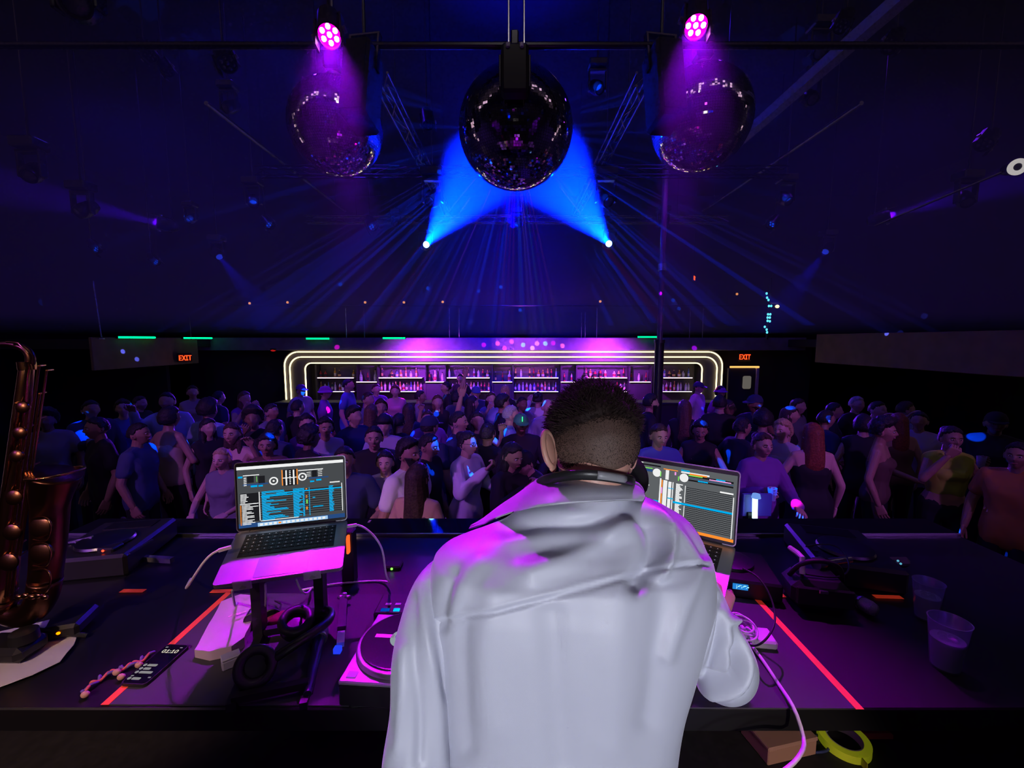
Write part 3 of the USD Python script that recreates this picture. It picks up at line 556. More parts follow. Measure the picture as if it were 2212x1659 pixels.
def figure(fem=False, arms=('down', 'down'), lean=0., yaw=0., nod=0., top='tee', bottom='trousers', sub=3, edge=.036, seed=0):
    sw = .142 if fem else .165; hip = .098 if fem else .09
    L = math.radians(lean); c, s = math.cos(-L), math.sin(-L)
    def up(p, k=1.):                                     # upper body leans forward from the hips
        p = A3(p, float); z = p[2] - .95
        if z <= 0: return p
        return A3([p[0], p[1] * c - z * s, p[1] * s + z * c + .95])
    def U(x, y, z, r): return (*up((x, y, z)), r)
    def torso(o=0., lo='hips'):
        w, ch = (.072, .098) if fem else (.09, .112)
        sh = [U(q * sw, -.005, 1.40, .048 + o) for q in (-1, 1)] + [U(0, -.015, 1.43, .055 + o)]
        cst = [U(q * .07, .005, 1.27, ch + o) for q in (-1, 1)]; wst = [U(q * .06, .005, 1.09, w + o) for q in (-1, 1)]; hp = [U(q * hip * .8, -.01, .95, .108 + o) for q in (-1, 1)]
        h = [hull(*sh, *cst), hull(*cst, *wst)]
        if fem: h.append(hull(*[U(q * .055, .065, 1.26, .058 + o) for q in (-1, 1)]))
        if lo == 'hips': h.append(hull(*wst, *hp))
        if lo == 'hem': h.append(hull(*wst, *hp, *[U(q * hip * .85, -.01, .86, .105 + o) for q in (-1, 1)]))
        return h
    A = []
    for q, nm in zip((1, -1), arms):
        el, wr, palm, hk = ARM[nm]; f = lambda p: up((q * p[0], p[1], p[2]))
        A.append((q, up((q * sw, 0, 1.40)), f(el), f(wr), A3([q * palm[0], palm[1], palm[2]]), hk))
    B = torso() + [hull(U(0, -.012, 1.44, .056), U(0, .01, 1.55, .05))]
    for q, sh_, el, wr, palm, hk in A: k = .9 if fem else 1.; B += [hull((*sh_, .052 * k), (*el, .041 * k)), hull((*el, .041 * k), (*(el * .6 + wr * .4), .040 * k), (*wr, .026 * k))]
    for q in (-1, 1):
        kn, an = (q * (hip + .01), .02, .50), (q * (hip + .015), -.03, .09)
        B += [hull((q * hip, -.01, .90, .085), (*kn, .056)), hull((*kn, .056), (q * (hip + .012), -.035, .36, .052), (*an, .036)), hull((*an, .038), (q * (hip + .02), .13, .035, .034), (q * (hip + .012), -.05, .035, .034))]
    body = mf(soft(union(B), edge, 6))
    hc = up((0, .02, 1.60)); hm = rotm(hc, yaw, -(nod + lean * .5))
    parts_ = [body, place_mf(HEADS[sub], hm)]
    for q, sh_, el, wr, palm, hk in A:
        M = hand_frame(el, wr, palm, q)
        if q < 0: M = M @ np.diag([-1., 1, 1, 1])
        hm_ = HANDS[hk] if q > 0 else HANDS[hk].mirror((1., 0, 0)).mirror((0, 0, 0)) if False else HANDS[hk]
        if np.linalg.det(M[:3, :3]) < 0: hm_ = hm_.mirror((1., 0, 0)); M = M @ np.diag([-1., 1, 1, 1])
        parts_.append(place_mf(hm_, M))
    skin = tm(union(parts_)); out = {'skin': skin, 'head': hm}
    o = .013
    def sleeves(t0, wide=0.):
        R = []
        for q, sh_, el, wr, palm, hk in A:
            e1 = sh_ + (el - sh_) * min(t0 * 2, 1.); R.append(hull((*sh_, .055 + o), (*e1, (.047 if t0 > .5 else .052) + o + wide)))
            if t0 > .5: w1 = el + (wr - el) * (t0 - .5) * 2; R.append(hull((*e1, .047 + o), (*(e1 * .6 + w1 * .4), .045 + o), (*w1, .032 + o + wide)))
        return R
    if top == 'tee': g = torso(o, 'hem') + sleeves(.3, .008)
    elif top in ('shirt', 'jacket'): g = torso(o + (.012 if top == 'jacket' else .004), 'hem') + sleeves(.97, .006)
    elif top == 'tank': g = torso(o, 'hem')
    elif top == 'crop': g = torso(o, 'none'); 
    elif top in ('dress', 'strapless'):
        cst = [U(q * .07, .005, 1.26, .098 + o) for q in (-1, 1)]; w = [U(q * .06, .005, 1.09, .074 + o) for q in (-1, 1)]; hp = [U(q * hip * .85, -.01, .93, .112 + o) for q in (-1, 1)]
        g = [hull(*cst, *w), hull(*w, *hp), hull(*[U(q * .055, .065, 1.26, .06 + o) for q in (-1, 1)])]
        if top == 'dress': g += [hull(*hp, *[(q * hip * .95, 0, .62, .115 + o) for q in (-1, 1)])]
    t = soft(union(g), edge, 5); v = np.array(t.vertices); n = t.vertex_normals
    t.vertices = v + n * ((meshkit.fbm(v * A3([9, 9, 5]) + seed * 7, 3, seed) - .5) * .036)[:, None]; out['top'] = t
    if bottom == 'trousers' or bottom == 'shorts':
        g = [hull(*[(q * hip * .8, -.01, .95, .112) for q in (-1, 1)], *[(q * hip, -.01, .86, .095) for q in (-1, 1)])]
        for q in (-1, 1):
            kn, an = (q * (hip + .01), .02, .50), (q * (hip + .015), -.03, .11); g.append(hull((q * hip, -.01, .88, .098), (*kn, .074)))
            if bottom == 'trousers': g.append(hull((*kn, .074), (*an, .062)))
        out['bottom'] = soft(union(g), .05, 4)
    elif bottom == 'skirt': out['bottom'] = soft(union([hull(*[(q * hip * .8, -.01, .98, .10) for q in (-1, 1)], *[(q * hip * .95, 0, .66, .125) for q in (-1, 1)])]), .05, 4)
    return out
SKIN = {k: pm('skin_' + k, c, .5) for k, c in dict(fair=(.62, .40, .31), light=(.52, .32, .23), tan=(.40, .23, .15), brown=(.22, .12, .075), dark=(.10, .055, .035)).items()}
HAIRC = {k: noisy('hair_' + k, a, b, 60, .62, .5) for k, (a, b) in dict(black=((.008, .007, .008), (.02, .017, .018)), brown=((.03, .016, .01), (.07, .04, .025)), blonde=((.38, .24, .11), (.58, .42, .22)), red=((.16, .035, .015), (.28, .07, .03)), grey=((.25, .24, .24), (.4, .39, .39)), chestnut=((.09, .04, .022), (.16, .08, .045))).items()}
CLO = {k: pm('cloth_' + k, c, .8) for k, c in dict(white=(.72, .70, .74), lavender=(.45, .40, .56), navy=(.025, .035, .10), black=(.012, .012, .014), grey=(.2, .2, .23), blue=(.08, .13, .45), sky=(.30, .42, .70), red=(.30, .03, .04), green=(.05, .28, .12), lime=(.45, .60, .05), beige=(.45, .36, .28), pink=(.55, .22, .36), purple=(.22, .06, .38), brown=(.12, .07, .05), denim=(.06, .09, .18), orange=(.5, .18, .05)).items()}
EYEW, IRIS = pm('eye_white', (.7, .7, .7), .25), pm('iris', (.03, .02, .015), .2)
CAPM = {}
PEOPLE = []
_cache = {}
def person(px, py, face, fem, top, tc, bottom, bc, hair, hc, skin, arms, label, s=1., lean=0., yaw=0., nod=0., extra=(), loc=None, group='crowd on the dance floor'):
    zh = (.95 + .65 * math.cos(math.radians(lean)) ) * s
    p = atz(px, py, zh) if loc is None else A3(loc, float)
    rz = 180 + face; a = math.radians(rz); fy = .65 * s * math.sin(math.radians(lean))
    loc = A3([p[0] + math.sin(a) * fy, p[1] - math.cos(a) * fy, 0.]) if loc is None else p
    D = loc[1]; near = D < 4.9; sub = 4 if near else 3; edge = .026 if near else .046
    key = (fem, tuple(arms), lean, yaw, nod, top, bottom, sub)
    if key not in _cache: _cache[key] = figure(fem, arms, lean, yaw, nod, top, bottom, sub, edge, len(_cache) % 5)
    f = _cache[key]; t = thing('person', label, 'person', rotm(loc, rz, s=s), group); PEOPLE.append((t, p))
    part(t, 'body', f['skin'], SKIN[skin], True)
    part(t, dict(tee='t_shirt', shirt='shirt', jacket='jacket', tank='tank_top', crop='crop_top', dress='dress', strapless='top')[top], f['top'], CLO[tc], True)
    if 'bottom' in f and top != 'dress': part(t, bottom, f['bottom'], CLO[bc], True)
    hm = f['head']
    if hair != 'bald':
        st = hair if hair in ('bob', 'bowl', 'curly', 'quiff') else 'short'; th = dict(short=.012, bob=.026, bowl=.022, curly=.032, quiff=.018).get(hair, .016)
        hk = ('hair', sub, st, th, hair)
        if hk not in _cache:
            h = mf(hairshape(sub, th, st, len(hair)))
            if hair in ('long', 'verylong'):
                e = -.34 if hair == 'long' else -.46
                h = union([h, hull((0, -.035, .03, .085), (0, -.055, -.12, .078), (.035, -.07, e * .8, .06), (-.035, -.07, e * .8, .06), (0, -.07, e, .05)), hull((.055, -.02, .02, .03), (.068, .0, -.14, .026), (.075, .02, -.24, .02)), hull((-.055, -.02, .02, .03), (-.068, .0, -.14, .026), (-.075, .02, -.24, .02))])
                h = soft(h, .03, 4); v = np.array(h.vertices); h.vertices = v + h.vertex_normals * ((meshkit.fbm(v * A3([40, 40, 6]), 2, 3) - .5) * .012)[:, None]
            elif hair == 'updo': h = tm(union([h, mf(ell(.05, .05, .045, 0, -.085, .07))]))
            elif hair == 'ponytail': h = tm(union([h, hull((0, -.09, .05, .03), (0, -.14, -.02, .032), (0, -.12, -.2, .018))]))
            else: h = tm(h)
            _cache[hk] = h
        part(t, 'hair', _cache[hk], HAIRC[hc], True, m=hm)
    if near and abs((face + yaw + 180) % 360 - 180) < 105:
        for q in (-1, 1):
            e = part(t, 'eye', mv(ell(.012, .010, .0058, 0, 0, 0, 2), q * .0285, .0835, .011), EYEW, True, m=hm)
            part(t, 'eyebrow', tube([(q * .014, .0985, .028), (q * .03, .097, .033), (q * .046, .086, .029)], (.002, .0034, .0018), 6), HAIRC['black' if hc in ('black', 'brown') else hc], True, m=hm)
            part(t, 'iris', mv(ell(.0055, .004, .0055, 0, 0, 0, 1), q * .0285, .0918, .011), IRIS, True, m=hm)
        part(t, 'lips', mv(ell(.022, .008, .0075, 0, 0, 0, 2), 0, .088, -.052), pm('lips', (.36, .12, .11), .4), True, m=hm)
    for e in extra:
        if e == 'beard': part(t, 'beard', beardshape(sub), HAIRC[hc], True, m=hm)
        elif e == 'glasses':
            part(t, 'glasses', cat([tube([(q * .034 + .021 * math.cos(a), .101, .012 + .018 * math.sin(a)) for a in np.linspace(0, 2 * math.pi, 15)[:-1]], .0022, 5, True) for q in (-1, 1)] + [rod((-.013, .103, .016), (.013, .103, .016), .002, 5)] + [rod((q * .055, .1, .016), (q * .078, -.01, .014), .002, 5) for q in (-1, 1)]), BLACK, m=hm)
        elif e.startswith('cap') or e.startswith('hat'):
            kind, col = e.split(':'); cm = CLO[col]
            dome = lathe([(0, .128), (.035, .124), (.07, .102), (.09, .062), (.094, .034), (.088, .034), (.083, .06), (0, .115)], 24); dome.apply_scale([.93, 1.16, 1.])
            if kind == 'cap': part(t, 'cap', cat([mv(dome, 0, -.002, 0), tr(ext([(-.075, .06), (-.07, .12), (-.03, .165), (.03, .165), (.07, .12), (.075, .06)], .006), rotm((0, .015, .042), 0, -8))]), cm, m=hm)
            else: part(t, 'bucket_hat', cat([dome, lathe([(.088, .055), (.135, .022), (.135, .018), (.086, .048)], 28)]), cm, m=hm)
        elif e == 'glow': part(t, 'glow_badge', bx(.008, .006, .055, 0, .118, .085), em('green_glow_badge', (.05, 1., .3), 1.6), False, m=hm)
        elif e == 'cup':
            el, wr, palm, hk = ARM['drink']; lm = -1 if arms[1] == 'drink' else 1
            part(t, 'held_cup', lathe([(0, 0), (.028, 0), (.038, .11), (.036, .11), (.027, .004), (0, .004)], 16, rotm((lm * .12, .36, 1.2))), pm('cup_plastic', (.5, .55, .6), .2, alpha=.6))
    return t
d2, b2 = ('down', 'down'), ('bent', 'bent'); N = 'trousers'
QUEUE = []
def P(*a, **k): QUEUE.append((a, k))
# nearest rows, in front of the booth
P(771, 984, 12, 0, 'tee', 'navy', N, 'black', 'short', 'black', 'tan', ('fist', 'bent'), 'man with purple lit face raising one fist beside the laptop')
P(808, 953, 14, 0, 'jacket', 'black', N, 'black', 'short', 'black', 'light', d2, 'man in dark high collared jacket looking ahead under blue dots', 1.02)
P(832, 1000, 8, 1, 'crop', 'lavender', N, 'denim', 'ponytail', 'black', 'fair', ('fist', 'fist'), 'small woman in lavender top behind the raised fist', .93)
P(879, 974, 62, 0, 'tee', 'white', N, 'black', 'quiff', 'black', 'tan', d2, 'bearded man in white t-shirt seen in profile', 1.03, extra=('beard',))
P(912, 968, 74, 0, 'tee', 'black', N, 'black', 'short', 'black', 'tan', d2, 'dark haired man in black t-shirt leaning close to the bearded man', 1.0, nod=10)
P(898, 1032, 168, 1, 'strapless', 'brown', 'skirt', 'brown', 'verylong', 'brown', 'light', d2, 'woman with long brown hair and her back to the booth', .97)
P(1000, 962, 58, 1, 'shirt', 'white', N, 'black', 'updo', 'black', 'light', ('phone', 'bent'), 'woman with black updo in pale blouse holding a drink', 1.0, extra=('glasses',))
P(939, 919, 148, 0, 'tee', 'navy', N, 'black', 'short', 'black', 'light', d2, 'man in navy cap and navy shirt seen from behind', 1.04, extra=('cap:navy',))
P(975, 917, 78, 0, 'tee', 'navy', N, 'denim', 'short', 'black', 'light', d2, 'man in navy t-shirt facing right next to the navy cap', 1.04)
P(1031, 910, 10, 1, 'crop', 'black', N, 'black', 'long', 'black', 'light', ('up', 'half'), 'woman in black crop top with one bare arm straight up')
P(1101, 898, 100, 0, 'shirt', 'sky', N, 'grey', 'short', 'grey', 'light', d2, 'man with cropped grey hair in pale blue shirt', 1.04)
P(1124, 916, 6, 0, 'jacket', 'black', N, 'black', 'short', 'black', 'dark', b2, 'man in black jacket wearing a cap with a glowing green mark', 1.02, extra=('cap:green', 'glow'))
P(1104, 985, 40, 1, 'shirt', 'black', N, 'black', 'verylong', 'black', 'tan', ('phone', 'down'), 'woman with very long black hair all in black', 1.0, nod=12)
P(1136, 1000, -55, 0, 'jacket', 'black', N, 'black', 'short', 'black', 'light', b2, 'person bending forward in black and white sports cap', .98, lean=22, nod=20, extra=('cap:black',))
P(833, 919, 8, 0, 'tee', 'lavender', N, 'black', 'bowl', 'black', 'fair', d2, 'young man with a black bowl cut', 1.0)
P(752, 903, 60, 0, 'shirt', 'navy', N, 'black', 'quiff', 'black', 'light', d2, 'man with black quiff in profile above the laptop', 1.04)
P(711, 922, 34, 1, 'tank', 'lavender', N, 'black', 'bob', 'black', 'tan', d2, 'woman with black bob in lavender tank top', 1.0)
P(801, 893, 172, 1, 'strapless', 'black', N, 'black', 'long', 'chestnut', 'light', d2, 'woman with chestnut hair turned away, behind the young man', 1.0)
P(793, 864, 70, 0, 'tee', 'grey', N, 'black', 'short', 'brown', 'light', d2, 'man in grey t-shirt behind the chestnut haired woman', 1.04)
P(823, 880, 20, 1, 'tank', 'purple', N, 'black', 'bob', 'brown', 'light', d2, 'woman in purple top lit pink, with brown bob')
P(750, 833, 92, 0, 'tee', 'blue', N, 'denim', 'short', 'black', 'light', d2, 'tall man in bright blue t-shirt in front of the first bar bay', 1.08)
P(883, 890, 176, 1, 'tank', 'navy', N, 'black', 'long', 'brown', 'light', d2, 'woman with long brown hair facing the bar, right of the dancer gap')
P(945, 869, 14, 1, 'crop', 'black', N, 'black', 'long', 'chestnut', 'fair', ('half', 'down'), 'woman with chestnut hair and blue dot on her face')
P(966, 838, -72, 0, 'tee', 'black', N, 'black', 'short', 'black', 'light', d2, 'man in black t-shirt in profile before the third bar bay', 1.03)
P(1018, 872, 120, 1, 'tank', 'black', N, 'black', 'long', 'black', 'light', d2, 'black haired woman behind the raised bare arm')
P(1028, 849, 10, 0, 'tee', 'navy', N, 'black', 'short', 'black', 'light', ('up', 'down'), 'man with blue lit cap and a hand in the air', 1.02, extra=('cap:blue',))
P(1085, 874, 96, 0, 'tee', 'black', N, 'black', 'curly', 'black', 'tan', d2, 'man with curly black hair behind the grey haired man', 1.02)
P(1091, 846, 168, 1, 'shirt', 'black', N, 'black', 'long', 'blonde', 'fair', d2, 'blonde woman facing the bar')
P(1126, 874, 30, 0, 'tee', 'grey', N, 'black', 'short', 'black', 'brown', d2, 'man in grey t-shirt next to the black curls', 1.0)
P(1161, 864, 150, 1, 'shirt', 'white', N, 'black', 'updo', 'black', 'light', ('half', 'half'), 'woman in puffed white blouse behind the DJ', 1.02)
P(1182, 880, 20, 0, 'tee', 'lavender', N, 'black', 'bald', 'black', 'fair', d2, 'bald man in lavender t-shirt left of the DJ head', 1.03)
P(812, 842, 40, 0, 'tee', 'purple', N, 'black', 'short', 'brown', 'fair', d2, 'man in purple t-shirt at the bar, second bay')
P(854, 846, 8, 1, 'tank', 'pink', N, 'black', 'bob', 'chestnut', 'fair', d2, 'woman lit pink with chestnut bob at the bar')
P(905, 858, 100, 0, 'tee', 'grey', N, 'black', 'short', 'black', 'tan', d2, 'man in grey t-shirt between the second and third bays')
P(924, 905, 12, 0, 'tee', 'purple', N, 'black', 'short', 'brown', 'light', d2, 'man in purple t-shirt behind the navy cap', .97)
P(858, 915, 160, 1, 'tank', 'black', N, 'black', 'ponytail', 'black', 'light', d2, 'woman with black ponytail behind the bearded man', .97)
P(985, 860, 160, 1, 'tank', 'grey', N, 'black', 'bob', 'black', 'light', d2, 'woman with black bob turned to the bar, fourth bay', 1.0)
P(1060, 862, 20, 1, 'crop', 'sky', N, 'denim', 'long', 'brown', 'fair', ('face', 'down'), 'woman in pale crop top with a hand at her face')
P(1052, 940, 150, 0, 'jacket', 'black', N, 'black', 'short', 'black', 'tan', d2, 'dark man with his back turned between two women', 1.0)
# left side of the floor
P(368, 905, 165, 1, 'strapless', 'beige', N, 'black', 'bob', 'black', 'tan', ('bent', 'hip'), 'bare shouldered woman with black bob seen from behind at the left', 1.06)
P(445, 890, 170, 0, 'tee', 'sky', N, 'black', 'curly', 'black', 'tan', d2, 'man in pale blue t-shirt with big black curls, back turned', 1.06)
P(362, 868, 20, 0, 'shirt', 'sky', N, 'grey', 'short', 'black', 'light', ('half', 'down'), 'tall man in pale shirt with a blue dot on his shoulder', 1.1)
P(416, 848, 40, 1, 'tank', 'beige', N, 'black', 'updo', 'brown', 'light', d2, 'woman with warm lit face far left of the bar', 1.04)
P(497, 943, 8, 1, 'dress', 'black', N, 'black', 'verylong', 'brown', 'light', ('down', 'half'), 'woman with long brown hair and pink lit face', 1.0)
P(527, 862, 60, 1, 'crop', 'purple', N, 'black', 'long', 'chestnut', 'light', ('face', 'face'), 'woman dancing with both hands at her head', 1.03)
P(547, 905, 24, 1, 'crop', 'black', N, 'black', 'curly', 'black', 'brown', ('face', 'bent'), 'woman with wide black curls and one hand raised', 1.04)
P(598, 888, 80, 0, 'tee', 'grey', N, 'black', 'short', 'black', 'tan', d2, 'man in grey t-shirt left of the neon frame end', 1.0)
P(628, 884, 150, 0, 'tee', 'black', N, 'black', 'short', 'black', 'light', d2, 'man in black t-shirt under the neon frame end', 1.0)
P(651, 920, 30, 1, 'tank', 'purple', N, 'black', 'bob', 'black', 'light', d2, 'woman in purple top beside the lavender tank top')
P(665, 948, 140, 0, 'jacket', 'black', N, 'black', 'curly', 'black', 'brown', d2, 'man in black jacket with black curls behind the laptop', .98)
P(700, 849, 110, 0, 'tee', 'purple', N, 'black', 'short', 'brown', 'light', d2, 'person in a purple bucket hat near the neon frame', 1.02, extra=('hat:purple',))
P(649, 844, 60, 0, 'tee', 'lavender', N, 'black', 'short', 'black', 'light', d2, 'person in lavender t-shirt and cap under the inner neon line', 1.0, extra=('cap:purple',))
P(504, 980, 5, 1, 'tank', 'grey', N, 'black', 'ponytail', 'blonde', 'fair', b2, 'small blonde woman left of the laptop', .9)
P(420, 930, 60, 1, 'tank', 'black', N, 'black', 'long', 'black', 'light', d2, 'black haired woman in black between the bare back and the dancer', .97)
P(575, 960, 20, 1, 'tank', 'brown', N, 'black', 'bob', 'black', 'tan', ('drink', 'down'), 'woman with black bob and a drink above the laptop corner', .96, extra=('cup',))
P(470, 860, 150, 0, 'tee', 'navy', N, 'black', 'short', 'black', 'light', d2, 'man in navy t-shirt at the back left of the crowd', 1.0)
P(600, 930, 170, 0, 'shirt', 'navy', N, 'black', 'short', 'black', 'tan', d2, 'man in navy shirt facing the bar, above the laptop', 1.0)
P(182, 887, 60, 0, 'shirt', 'navy', N, 'black', 'short', 'black', 'tan', ('drink', 'down'), 'man in navy shirt at the far left behind the saxophone', 1.06, extra=('cup',))
P(257, 884, 40, 1, 'tank', 'blue', N, 'black', 'bob', 'brown', 'light', d2, 'woman in blue tank top with blue dots at the far left', 1.03)
P(215, 925, -30, 0, 'tee', 'black', N, 'black', 'short', 'black', 'tan', d2, 'man in black t-shirt at the far left front', 1.03)
P(130, 905, 30, 0, 'tee', 'grey', N, 'black', 'curly', 'black', 'brown', d2, 'man in grey t-shirt next to the saxophone neck', 1.02)
P(300, 872, 90, 0, 'tee', 'black', N, 'black', 'short', 'brown', 'light', d2, 'man in black t-shirt under the left exit sign', 1.0)
P(330, 930, 100, 0, 'tee', 'denim', N, 'black', 'short', 'black', 'tan', d2, 'man in dark blue t-shirt left of the bare back', 1.0)
# right side of the floor
P(1403, 872, 82, 0, 'jacket', 'black', N, 'black', 'quiff', 'black', 'light', d2, 'bearded man in dark jacket right of the DJ head', 1.05, extra=('beard',))
P(1479, 884, 160, 1, 'tank', 'black', N, 'black', 'verylong', 'chestnut', 'light', d2, 'woman with long light brown hair right of the pole', 1.03)
P(1421, 941, 6, 0, 'shirt', 'blue', N, 'black', 'short', 'brown', 'light', b2, 'man in blue shirt with a blue lit face above the right laptop', 1.03, nod=8)
P(1512, 930, -20, 1, 'crop', 'black', N, 'black', 'bob', 'black', 'tan', b2, 'woman with wide black bob above the right laptop', .98, nod=14)
P(1555, 874, 160, 0, 'shirt', 'black', N, 'black', 'short', 'black', 'light', ('down', 'bent'), 'man in black shirt with his back turned, right of the bar', 1.07)
P(1507, 838, 40, 0, 'tee', 'lavender', N, 'black', 'short', 'black', 'light', d2, 'man in ballcap in front of the last bar bay', 1.02, extra=('cap:navy',))
P(1555, 848, 20, 1, 'tee', 'purple', N, 'black', 'bob', 'black', 'light', d2, 'person in purple lit bucket hat under the neon frame corner', .98, extra=('hat:purple',))
P(1583, 884, 60, 0, 'tee', 'brown', N, 'black', 'short', 'black', 'brown', d2, 'man in brown t-shirt below the bar door')
P(1641, 874, -70, 0, 'tee', 'black', N, 'black', 'short', 'black', 'brown', ('half', 'half'), 'man in blue lit cap lifting his arms below the right exit sign', 1.07, extra=('cap:navy',))
P(1648, 912, 150, 1, 'tank', 'black', N, 'black', 'curly', 'black', 'tan', d2, 'woman with black curls behind the patterned shirt', 1.0)
P(1644, 962, 4, 1, 'shirt', 'purple', N, 'black', 'updo', 'brown', 'light', ('drink', 'bent'), 'woman in shiny purple patterned shirt right of the laptop', 1.0, extra=('cup',))
P(1722, 878, 30, 1, 'tank', 'grey', N, 'black', 'long', 'brown', 'fair', d2, 'fair woman at the back right in grey')
P(1706, 898, 60, 1, 'tank', 'black', N, 'black', 'long', 'brown', 'light', d2, 'brown haired woman in black behind the blonde one')
P(1692, 930, -60, 1, 'tank', 'lavender', N, 'black', 'bob', 'blonde', 'fair', ('face', 'down'), 'blonde woman with a hand at her chin beside the red hair')
P(1757, 942, 168, 1, 'dress', 'black', N, 'black', 'long', 'red', 'fair', ('down', 'bent'), 'red haired woman in short black dress seen from behind', 1.03)
P(1798, 888, 60, 0, 'tee', 'black', N, 'black', 'short', 'black', 'light', d2, 'man in black t-shirt at the back right, under the dark wall', 1.0)
P(1848, 874, 10, 0, 'tee', 'black', N, 'black', 'short', 'grey', 'light', d2, 'grey haired man at the back right', 1.03)
P(1904, 932, 40, 1, 'strapless', 'brown', N, 'black', 'curly', 'black', 'tan', ('down', 'bent'), 'woman with round black hair and bare arms at the right', 1.02)
P(1942, 915, 165, 1, 'strapless', 'brown', N, 'black', 'long', 'red', 'light', d2, 'woman with reddish hair and her back turned at the right', 1.0)
P(1892, 886, 20, 1, 'shirt', 'lavender', N, 'black', 'short', 'black', 'light', ('half', 'half'), 'person in pale sleeves with both arms lifted at the right', 1.03)
P(1952, 886, 70, 0, 'tee', 'grey', N, 'black', 'short', 'brown', 'light', d2, 'man in grey t-shirt behind the reddish hair', 1.03)
P(1986, 910, -50, 0, 'shirt', 'lavender', N, 'black', 'short', 'black', 'tan', ('half', 'down'), 'man in pale lavender shirt at the right', 1.0)
P(2052, 948, -20, 1, 'crop', 'lime', N, 'black', 'updo', 'black', 'tan', ('face', 'bent'), 'woman in lime green top at the right', 1.02)
P(2150, 915, -40, 0, 'jacket', 'black', N, 'black', 'short', 'black', 'brown', ('drink', 'down'), 'man in black jacket lit blue at the far right', 1.06, extra=('cap:black', 'cup'))
P(2200, 985, -60, 0, 'tee', 'orange', N, 'black', 'short', 'black', 'tan', d2, 'person in orange top cut by the right edge', 1.0)
P(1770, 905, 90, 0, 'tee', 'navy', N, 'black', 'short', 'black', 'tan', d2, 'man in navy t-shirt behind the red haired woman')
P(1840, 915, 150, 1, 'tank', 'black', N, 'black', 'bob', 'black', 'light', d2, 'woman with black bob in the dark right side', 1.0)
P(1600, 925, 100, 0, 'tee', 'black', N, 'black', 'short', 'black', 'tan', ('down', 'hip'), 'man in black t-shirt above the laptop corner at right')
# staff behind the bar counter
P(0, 0, 0, 1, 'tee', 'black', N, 'black', 'ponytail', 'black', 'light', b2, 'bartender in black with a ponytail behind the counter', 1., loc=(-1.35, BY - .75, 0), group='bar staff')
P(0, 0, 40, 0, 'tee', 'black', N, 'black', 'short', 'brown', 'light', b2, 'bartender in black in front of the second narrow shelf', 1., loc=(1.9, BY - .7, 0), group='bar staff')
def stand_at(a, k):
    px, py, face = a[:3]; s_, lean = k.get('s', a[13] if len(a) > 13 else 1.), k.get('lean', 0.)
    if 'loc' in k: return A3(k['loc'], float)
    zh = (.95 + .65 * math.cos(math.radians(lean))) * s_; p = atz(px, py, zh); r = math.radians(180 + face); fy = .65 * s_ * math.sin(math.radians(lean))
    return A3([p[0] + math.sin(r) * fy, p[1] - math.cos(r) * fy, 0.])
SPOT = A3([stand_at(a, k) for a, k in QUEUE]); REAL = A3([('loc' not in k) for a, k in QUEUE])
for it in range(60):                                     # nobody stands inside another: neighbours step apart, mostly in depth
    for i in range(len(SPOT)):
        for j in range(i):
            d_ = SPOT[i] - SPOT[j]; L_ = math.hypot(d_[0] * 1.15, d_[1])
            if L_ < .43:
                m_ = (.43 - L_) * .5; v_ = A3([.35 * np.sign(d_[0] or 1) * (abs(d_[0]) > .05), np.sign(d_[1]) if d_[1] else 1., 0.]); v_ /= np.linalg.norm(v_)
                if REAL[i]: SPOT[i] += v_ * m_
                if REAL[j]: SPOT[j] -= v_ * m_
    SPOT[:, 1] = np.maximum(SPOT[:, 1], 2.85)
for (a, k), p_ in zip(QUEUE, SPOT): person(*a, **{**k, 'loc': tuple(p_)})
# ---------------------------------------------------------------- the DJ, seen from behind
def proj(V):
    d = np.asarray(V) - CAM; z = d @ _fw
    return np.stack([1106 + FOC * d[:, 0] / z, 829.5 - FOC * (d @ _up) / z], 1)
SHIRT = usdkit.material(stage, '/World/Looks/satin_shirt', {"t": ("texture_coordinate", {}), "n": ("noise_texture", {"scale": 900., "detail": 2.}), "b": ("bump", {"strength": .06, "distance": .001}),
    "p": ("principled_bsdf", {"base_color": (.46, .47, .555), "roughness": .47, "sheen_weight": .2, "sheen_roughness": .4})}, [("t.object", "n.vector"), ("n.fac", "b.height"), ("b.normal", "p.normal")], surface="p.BSDF")
ROWS = [  # silhouette of the torso: pixel row, left, right, depth of its middle, half thickness
    (1040, 1218, 1342, .80, .07), (1056, 1205, 1352, .80, .085), (1070, 1165, 1380, .795, .094), (1090, 1128, 1428, .79, .102), (1118, 1095, 1478, .785, .108), (1137, 1050, 1497, .78, .115), (1150, 1012, 1505, .775, .12),
    (1167, 972, 1513, .77, .125), (1183, 952, 1520, .765, .13), (1199, 940, 1525, .76, .133), (1227, 934, 1529, .758, .137), (1260, 934, 1529, .755, .14), (1340, 943, 1511, .75, .142), (1420, 952, 1488, .745, .14),
    (1500, 960, 1466, .74, .138), (1580, 968, 1452, .735, .135), (1659, 974, 1444, .73, .135), (1800, 985, 1440, .725, .135), (2050, 985, 1450, .72, .14)]
